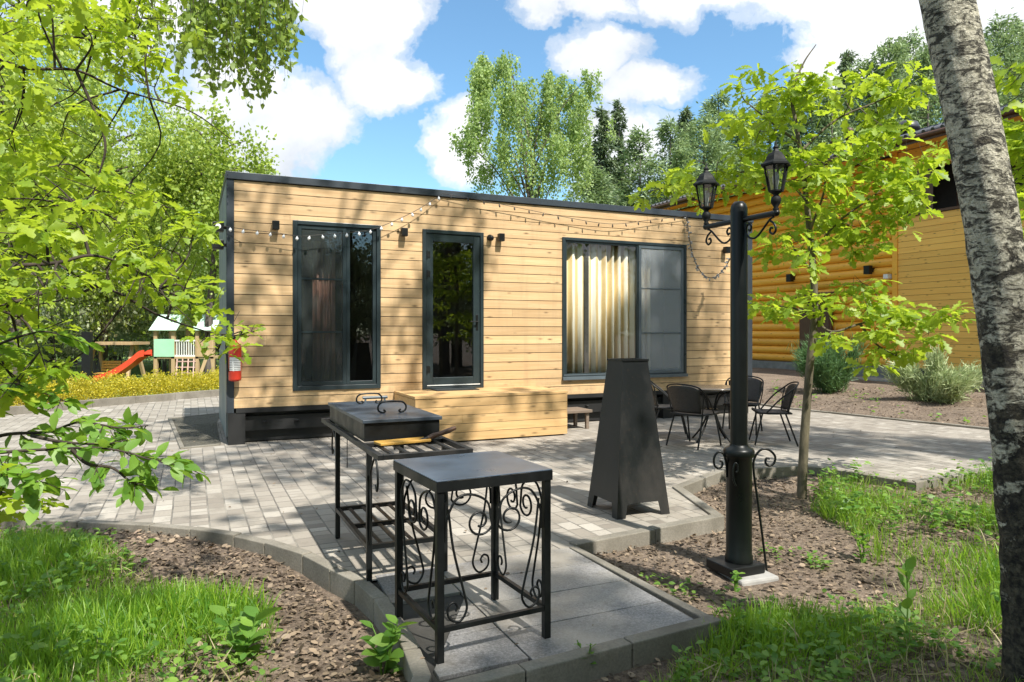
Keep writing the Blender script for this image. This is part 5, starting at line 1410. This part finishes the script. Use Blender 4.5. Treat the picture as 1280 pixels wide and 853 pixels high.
# elm sapling: dark oval leaves on thin branches low at the left edge
eb = Vector((-2.3, 1.7, 0)); elm = empty('elm_sapling', eb, 0, 'low elm branches with darker oval leaves reaching over the paving at left', 'sapling')
def q4(u, v, d=2.1): return PD(u, v, d) - eb
EL = [[Vector((0, 0, .9)), q4(-80, 575), q4(0, 566), q4(60, 562), q4(120, 560), q4(160, 566), q4(190, 575), q4(230, 575, 2.2)], [q4(-80, 575), q4(0, 545, 2.3), q4(60, 540, 2.3), q4(100, 528, 2.3), q4(150, 535, 2.3), q4(185, 532, 2.4)],
      [q4(90, 562), q4(110, 580, 2.1), q4(140, 585, 2.1), q4(160, 600, 2.1), q4(172, 606, 2.1)], [Vector((0, 0, .8)), q4(-60, 600, 2.0), q4(0, 590, 2.0), q4(30, 592, 2.0), q4(48, 603, 2.0)], [q4(40, 545, 2.3), q4(80, 553, 2.2), q4(130, 555, 2.2), q4(160, 550, 2.3)],
      [Vector((0, 0, 1.1)), q4(-60, 500, 2.2), q4(10, 480, 2.3), q4(50, 490, 2.3), q4(90, 505, 2.3)], [Vector((0, 0, 1.1)), q4(-60, 460, 2.0), q4(0, 430, 2.1), q4(50, 415, 2.2), q4(80, 420, 2.3)]]
EL = [smooth_path(l, 8) for l in EL]
mb = MB(); mb.tube(smooth_path([Vector((0, 0, -.3)), Vector((0, 0, .5)), Vector((.02, 0, 1.2))], 4), [.03, .025, .012], 8, False); mb.build('trunk', M['twig'], elm)
mb = MB()
for l in EL: mb.tube(l, [.007, .004, .0018], 6, False)
P = []; D = []; N = []
for l in EL:
    k0 = int(len(l) * .22)
    for i in range(k0, len(l) - 1):
        for s in (0, 1):
            if random.random() < .52: continue
            p = l[i].lerp(l[i+1], random.random()); dv = (l[i+1] - l[i]).normalized()
            side = dv.cross(Vector((0, 0, 1))).normalized() * (1 if (i + s) % 2 else -1)
            tw = (dv * random.uniform(.2, .9) + side * random.uniform(.4, 1.0) + Vector((0, 0, random.uniform(-.6, .25)))).normalized()
            L = random.choice((0, 0, .02, .06, .10)); e = p + tw * L
            if L: mb.tube([p, e], [.002, .001], 4, False)
            for m_ in range(1 if L < .05 else 4):
                P.append(p.lerp(e, 1 - .28 * m_) if L else p); D.append((tw + Vector(rng.normal(size=3) * .45))[:]); N.append((rng.normal(size=3) * .45 + np.array((0, 0, 1)))[:])
mb.build('branch', M['twig'], elm)
link('crown', leaf_mesh('elm_crown', np.array([V3(p) for p in P]), np.array(D), np.array(N), .040 + .022 * rng.random(len(P)), T_OVAL), M['oaklow'], elm)

# birch whose hanging twigs come down at the top left
hb_ = Vector((-4.2, 4.4, 0)); hbt = empty('hanging_birch', hb_, 0, 'birch twigs with small leaves hanging down at the top left against the sky', 'tree')
mb = MB(); tr = smooth_path([Vector((0, 0, -.3)), Vector((.1, 0, 2)), Vector((.2, .1, 4.5)), Vector((.4, .1, 7))], 5); mb.tube(tr, [.12, .10, .07, .02], 12, False); mb.build('trunk', M['birchbark'], hbt)
mb = MB(); arch = []
for (ue, ve, d) in ((370, -60, 4.6), (300, -90, 4.3), (230, -70, 4.8), (340, -40, 5.2), (180, -60, 4.6)):
    e = PD(ue, ve, d) - hb_; s = tr[int(len(tr) * .55)]; l = smooth_path([s, s.lerp(e, .5) + Vector((0, 0, .35)), e], 8); mb.tube(l, [.02, .012, .004], 6, False); arch += l[4:]
P = []; D = []; N = []
prof_u = [140, 180, 210, 235, 262, 285, 300, 320, 335, 350, 362, 372]; prof_v = [70, 90, 85, 100, 112, 118, 122, 140, 125, 88, 95, 60]
for i in range(150):
    u = random.uniform(150, 371) if random.random() < .35 else random.uniform(240, 369)
    vb = float(np.interp(u, prof_u, prof_v)) * random.uniform(.35, 1.05); d = random.uniform(4.2, 5.3)
    top = PD(u + random.uniform(-25, 10), -random.uniform(30, 70), d) - hb_; bot = PD(u, vb, d) - hb_
    l = smooth_path([top, top.lerp(bot, .5) + Vector(rng.normal(size=3) * .05), bot], 8); mb.tube(l, [.0022, .0009], 3, False)
    for k in range(30):
        t = random.random() * (len(l) - 1); j = min(int(t), len(l) - 2); p = l[j].lerp(l[j+1], t - j)
        P.append(V3(p)); dd = rng.normal(size=3) * .6 + np.array((0, 0, -.75)); D.append(dd); N.append(rng.normal(size=3))
mb.build('branch', M['twig'], hbt)
P = np.array(P); D = np.array(D); P = P + D / np.linalg.norm(D, axis=1, keepdims=True) * .012
link('crown', leaf_mesh('hanging_crown', P, D, np.array(N), .034 + .026 * rng.random(len(P)), T_BIRCH), M['birchleaf'], hbt)

# ------------------------------------------------------------------ GRASS, WEEDS, LEAF LITTER
def gpoly(px, z=-.11): return [tuple(G(u, v, z).xy) for u, v in px]
off_pave = [patio, slab_poly]
def soil_mask(x, y):
    m = np.ones(len(x), bool)
    for p in off_pave: m &= ~inpoly(x, y, p)
    m &= ~((np.hypot(x - 1.44, y - 4.37) < .22))
    return m
def sample(poly, n):
    xs = [p[0] for p in poly]; ys = [p[1] for p in poly]; out = np.zeros((0, 2))
    while len(out) < n:
        q_ = np.column_stack([rng.uniform(min(xs), max(xs), n), rng.uniform(min(ys), max(ys), n)])
        k = inpoly(q_[:, 0], q_[:, 1], poly) & soil_mask(q_[:, 0], q_[:, 1]); out = np.concatenate([out, q_[k]])
        if k.sum() == 0: break
    return out[:n]
def lumps(x, y, f=3.0, s=0.0): return .5 + .25 * np.sin(x * f + 1.7 * np.sin(y * f * .8 + s)) + .25 * np.sin(y * f * 1.2 + 1.4 * np.sin(x * f * .9 + s * 2))
GL = gpoly([(-220, 690), (0, 690), (70, 688), (140, 705), (200, 735), (260, 760), (330, 775), (352, 810), (340, 853), (330, 930), (-300, 930)])
GR1 = gpoly([(1010, 640), (1030, 606), (1110, 606), (1180, 612), (1300, 596), (1500, 640), (1500, 760), (1240, 800), (1130, 770), (1085, 730), (1090, 690), (1040, 660)])
GR2 = gpoly([(835, 853), (905, 800), (970, 775), (1060, 775), (1130, 760), (1260, 760), (1420, 800), (1420, 960), (780, 960)])
def grass(name, poly, n, h, label, seed=0.0, thr=.85):
    q_ = sample(poly, n); l = lumps(q_[:, 0], q_[:, 1], 3.1, seed); keep = l > thr * rng.random(len(q_)) * 2; q_ = q_[keep]; l = l[keep]; m = len(q_)
    P = np.column_stack([q_, hgt(q_[:, 0], q_[:, 1]) - .01]); D = rdir(m, 2.2, .7)
    return tag(link(name, leaf_mesh(name, P, D, rdir(m, 0), h * (.35 + .75 * l) * (.5 + .8 * rng.random(m)), T_BLADE), M['grass']), label, 'grass', None, 'stuff')
grass('grass', GL, 66000, .17, 'lush green grass in the left foreground', 0.3)
grass('grass', GR1, 32000, .18, 'green grass patch beyond the lamp post at right', 1.0)
grass('grass', GR2, 32000, .15, 'green grass in the right foreground below the bare soil', 2.0)
def straw(poly, n, label):
    q_ = sample(poly, n); m = len(q_); P = np.column_stack([q_, hgt(q_[:, 0], q_[:, 1]) + .01])
    tag(link('dry_grass', leaf_mesh('straw', P, rdir(m, .5, .8), rdir(m, 0), .05 + .13 * rng.random(m), T_BLADE), M['straw']), label, 'dry grass', None, 'stuff')
straw(GL, 1500, 'pale dry stalks among the left foreground grass'); straw(GR1 , 900, 'pale dry stalks in the grass beyond the lamp post'); straw(GR2, 900, 'pale dry stalks in the right foreground grass')
SL = gpoly([(-200, 672), (17, 668), (237, 684), (345, 705), (430, 760), (480, 810), (505, 870), (330, 930), (-250, 930)])
SR = gpoly([(722, 700), (840, 668), (900, 655), (858, 618), (905, 602), (1040, 600), (1150, 620), (1260, 602), (1330, 650), (1330, 900), (700, 960), (760, 850), (900, 790)])
SF = [tuple(p) for p in ((5.2, 13.0), (6.6, 10.6), (8.6, 9.8), (10.5, 12), (8.5, 16.5), (5.0, 16.0))]
def litter(poly, n, label, s=.036):
    q_ = sample(poly, n); m = len(q_); P = np.column_stack([q_, hgt(q_[:, 0], q_[:, 1]) + .004 + .018 * rng.random(m)])
    return tag(link('leaf_litter', leaf_mesh('leaf_litter', P, rdir(m, 0, 1) * np.array((1, 1, .3)), rdir(m, 2.0, .5), s * (.22 + 1.2 * rng.random(m) ** 2.2), T_FLAT), M['litter']), label, 'dry leaves', None, 'stuff')
litter(SL, 15000, 'dry brown leaves on the soil beside the curved left kerb')
litter(SR, 13000, 'dry brown leaves on the soil round the lamp post')
litter(SF, 5000, 'dry leaves on the bank below the log house', .045)
n = 420; xy = np.column_stack([rng.uniform(-5, 5, n), rng.uniform(2.7, 10, n)]); k = inpoly(xy[:, 0], xy[:, 1], patio) | inpoly(xy[:, 0], xy[:, 1], slab_poly); xy = xy[k]
tag(link('leaf_litter', leaf_mesh('fallen', np.column_stack([xy, .010 + .006 * rng.random(len(xy))]), rdir(len(xy), 0, 1) * np.array((1, 1, .15)), rdir(len(xy), 2.5, .5), .014 + .022 * rng.random(len(xy)), T_BIRCH), M['litter']), 'single dry leaves and crumbs scattered over the paving', 'dry leaves', None, 'stuff')
def weeds(poly, n, per, leaf, h, label, seed, thr=.5):
    q_ = sample(poly, n); l = lumps(q_[:, 0], q_[:, 1], 2.4, seed); q_ = q_[l > thr]
    P = []; D = []
    for x, y in q_:
        z = float(hgt(x, y)); hh = h * random.uniform(.4, 1.2)
        for k in range(per):
            f = random.random() ** .6; a = random.random() * 6.283
            P.append((x + .03 * math.cos(a) * f, y + .03 * math.sin(a) * f, z + hh * f)); D.append((math.cos(a), math.sin(a), random.uniform(-.15, .6)))
    m = len(P)
    return tag(link('ground_cover', leaf_mesh('ground_cover', P, D, rdir(m, 1.4, .5), leaf * (.5 + .9 * rng.random(m)), T_OVAL), M['weed']), label, 'weeds', None, 'stuff')
weeds(GL, 330, 8, .042, .16, 'broad-leaved weeds among the left foreground grass', .5, .5)
weeds(gpoly([(-100, 688), (120, 690), (200, 720), (100, 730), (-100, 720)]), 160, 6, .04, .10, 'low weeds at the edge of the left grass', 1.5, .4)
weeds(GR1, 480, 10, .048, .24, 'leafy weeds in the right grass beyond the lamp post', 2.5, .42)
weeds(GR2, 360, 9, .038, .14, 'leafy weeds in the right foreground', 3.5, .5)
weeds(gpoly([(760, 720), (850, 700), (1000, 690), (1100, 760), (950, 780), (880, 770)]), 170, 7, .032, .07, 'sparse tiny weeds on the soil round the lamp post', 4.5, .5)
weeds(SF, 60, 8, .07, .25, 'scattered weeds on the bank below the log house', 5., .5)
# single plants that stand out
def plant(u, v, h, n, leaf, label, seed, up=.6, z=-.10, stemn=1):
    b = G(u, v, z); t = empty('wild_plant', b, 0, label, 'plant'); mb = MB(); P = []; D = []; g = np.random.default_rng(seed)
    for s in range(stemn):
        a = g.random() * 6.28; e = Vector((math.cos(a) * h * .3 * (stemn > 1), math.sin(a) * h * .3 * (stemn > 1), h * (1 if s == 0 else .6 + .4 * g.random())))
        l = smooth_path([(0, 0, -.03), e * .5 + Vector((.01, 0, .02)), e], 5); mb = MB(); mb.tube(l, [.005, .0025], 5, False); mb.build('stem', M['weed'], t)
        for k in range(n):
            f = .12 + .88 * (k + g.random()) / n; p = V3(l[min(len(l) - 1, int(f * (len(l) - 1)))]); a = k * 2.4 + g.random(); P.append(p); D.append((math.cos(a), math.sin(a), up * (.5 + g.random())))
    m = len(P)
    link('foliage', leaf_mesh('plant', P, D, rdir(m, 1.2, .4), leaf * (.7 + .5 * g.random(m)), T_OVAL), M['weed'], t)
    return t
plant(1132, 808, .40, 11, .088, 'tall upright plant with pointed leaves standing in the right grass', 3, 1.3)
plant(478, 846, .26, 7, .085, 'bushy leafy plant against the curved kerb near the metal table', 4, .4, -.10, 5)
plant(300, 836, .26, 7, .11, 'broad-leaved plant at the right end of the left grass', 6, .6, -.10, 4)
plant(112, 722, .30, 9, .07, 'slim upright plant in front of the left kerb', 7, .9, -.1, 2)
plant(1078, 705, .25, 8, .06, 'small leafy plant left of the right grass patch', 8, .7, -.1, 4)
plant(728, 846, .16, 5, .05, 'small seedling in front of the slab path kerb', 9, .5, -.1, 3)
plant(1240, 612, .30, 9, .06, 'yellowish weed at the patio corner beside the birch trunk', 10, .8, -.1, 3)
plant(918, 738, .10, 6, .04, 'small weed growing at the concrete lamp footing', 12, .5, -.1, 4)

# ------------------------------------------------------------------ SKY, SUN, CAMERA
SUN = Vector((.588, -.81, 1.32)).normalized(); EL = math.asin(SUN.z); AZ_ = math.atan2(SUN.x, SUN.y)
w = bpy.data.worlds.new('World'); SC.world = w; w.use_nodes = True
nt = NT(w.node_tree); bg = w.node_tree.nodes['Background']
sky = nt.n('ShaderNodeTexSky', sky_type='NISHITA', sun_disc=False, sun_elevation=EL, sun_rotation=AZ_, air_density=1.1, dust_density=.6, ozone_density=2.5)
gen = nt.n('ShaderNodeTexCoord').outputs['Generated']
sep = nt.n('ShaderNodeSeparateXYZ', {0: gen})
ay = nt.math('ADD', nt.math('ABSOLUTE', sep.outputs[1]), .06)
px, pz = nt.math('DIVIDE', sep.outputs[0], ay), nt.math('DIVIDE', sep.outputs[2], ay)
pv_ = nt.n('ShaderNodeCombineXYZ', {0: px, 1: pz, 2: 0.0}).outputs[0]
wn = nt.noise(3.6, pv_, 6, .6, out=1)
warp = nt.n('ShaderNodeVectorMath', {0: nt.n('ShaderNodeVectorMath', {0: wn, 1: (.5, .5, .5)}, operation='SUBTRACT').outputs[0], 'Scale': .22}, operation='SCALE').outputs[0]
pw = nt.n('ShaderNodeVectorMath', {0: pv_, 1: warp}, operation='ADD').outputs[0]
fz = 1 / .94
cov = None
for (u, v, ru, rv, a) in ((455, 50, 90, 85, 1.25), (420, 10, 110, 60, 1.2), (500, 150, 62, 50, 1.15), (400, 200, 95, 52, 1.25), (330, 175, 70, 50, 1.0), (575, 215, 42, 42, 1.15), (640, 5, 60, 30, .9), (720, 40, 70, 30, 1.0), (735, 105, 48, 42, 1.05), (790, 150, 52, 36, 1.15), (775, 215, 70, 60, 1.0),
                          (860, 25, 110, 45, 1.2), (980, 40, 130, 60, 1.3), (1060, 70, 150, 75, 1.35), (1200, 40, 190, 90, 1.3), (1000, 130, 80, 40, .9), (200, 60, 150, 90, .8), (250, -60, 300, 50, 1.0), (950, -80, 500, 70, 1.0), (60, 250, 200, 100, .9), (-400, 150, 350, 250, 1.1), (1700, 150, 350, 250, 1.1), (640, -1000, 3000, 720, 1.6)):  # last entry: broad unseen overhead cloud, added to raise and soften the ambient light
    cx, cz = (u - 640) / F * fz, -(v - HZ) / F * fz
    dlt = nt.n('ShaderNodeVectorMath', {0: nt.n('ShaderNodeVectorMath', {0: pw, 1: (cx, cz, 0)}, operation='SUBTRACT').outputs[0], 1: (F / ru, F / rv, 0)}, operation='MULTIPLY').outputs[0]
    ln = nt.n('ShaderNodeVectorMath', {0: dlt}, operation='LENGTH').outputs['Value']
    f = nt.math('MULTIPLY', nt.math('SUBTRACT', 1.25, ln), a)
    cov = f if cov is None else nt.math('MAXIMUM', cov, f)
det = nt.noise(6.0, pw, 8, .62)
cm = nt.math('ADD', cov, nt.math('MULTIPLY', nt.math('SUBTRACT', det, .5), 2.3))
mask = nt.ramp(cm, [(.08, 0.), (.27, .5), (.58, 1.)], 'EASE')
shade = nt.ramp(nt.math('ADD', nt.noise(3.0, pv_, 6, .6), nt.math('MULTIPLY', nt.math('SUBTRACT', cm, .5), -.12)), [(.36, (2.5, 2.53, 2.58)), (.66, (1.4, 1.53, 1.72))])
skyc = nt.mix(1.0, sky.outputs[0], (.33, .42, .43), 'MULTIPLY')
nt.t.links.new(nt.mix(mask, skyc, shade), bg.inputs['Color'])
bg.inputs['Strength'].default_value = .15
sun = bpy.data.lights.new('sun', 'SUN'); sun.energy = 2.25; sun.angle = R(.8); sun.color = (1., .955, .88)
so = bpy.data.objects.new('sun', sun); COL.objects.link(so); so.location = SUN * 60; so.rotation_euler = SUN.to_track_quat('Z', 'Y').to_euler()
cam = bpy.data.cameras.new('camera'); co = bpy.data.objects.new('camera', cam); COL.objects.link(co); SC.camera = co
co.location = (0, 0, CH); co.rotation_euler = (R(90), 0, 0); cam.sensor_width = 36; cam.lens = F / 1280 * 36; cam.shift_y = -(426.5 - HZ) / 1280
cam.clip_start = .05; cam.clip_end = 2000
SC.view_settings.view_transform = 'Standard'; SC.view_settings.look = 'None'; SC.view_settings.exposure = 1.77; SC.view_settings.gamma = 1
SC.render.engine = 'CYCLES'; cy = SC.cycles
cy.use_denoising = True; cy.max_bounces = 7; cy.diffuse_bounces = 3; cy.glossy_bounces = 3; cy.transmission_bounces = 4; cy.transparent_max_bounces = 10; cy.caustics_reflective = False; cy.caustics_refractive = False; cy.sample_clamp_indirect = 6
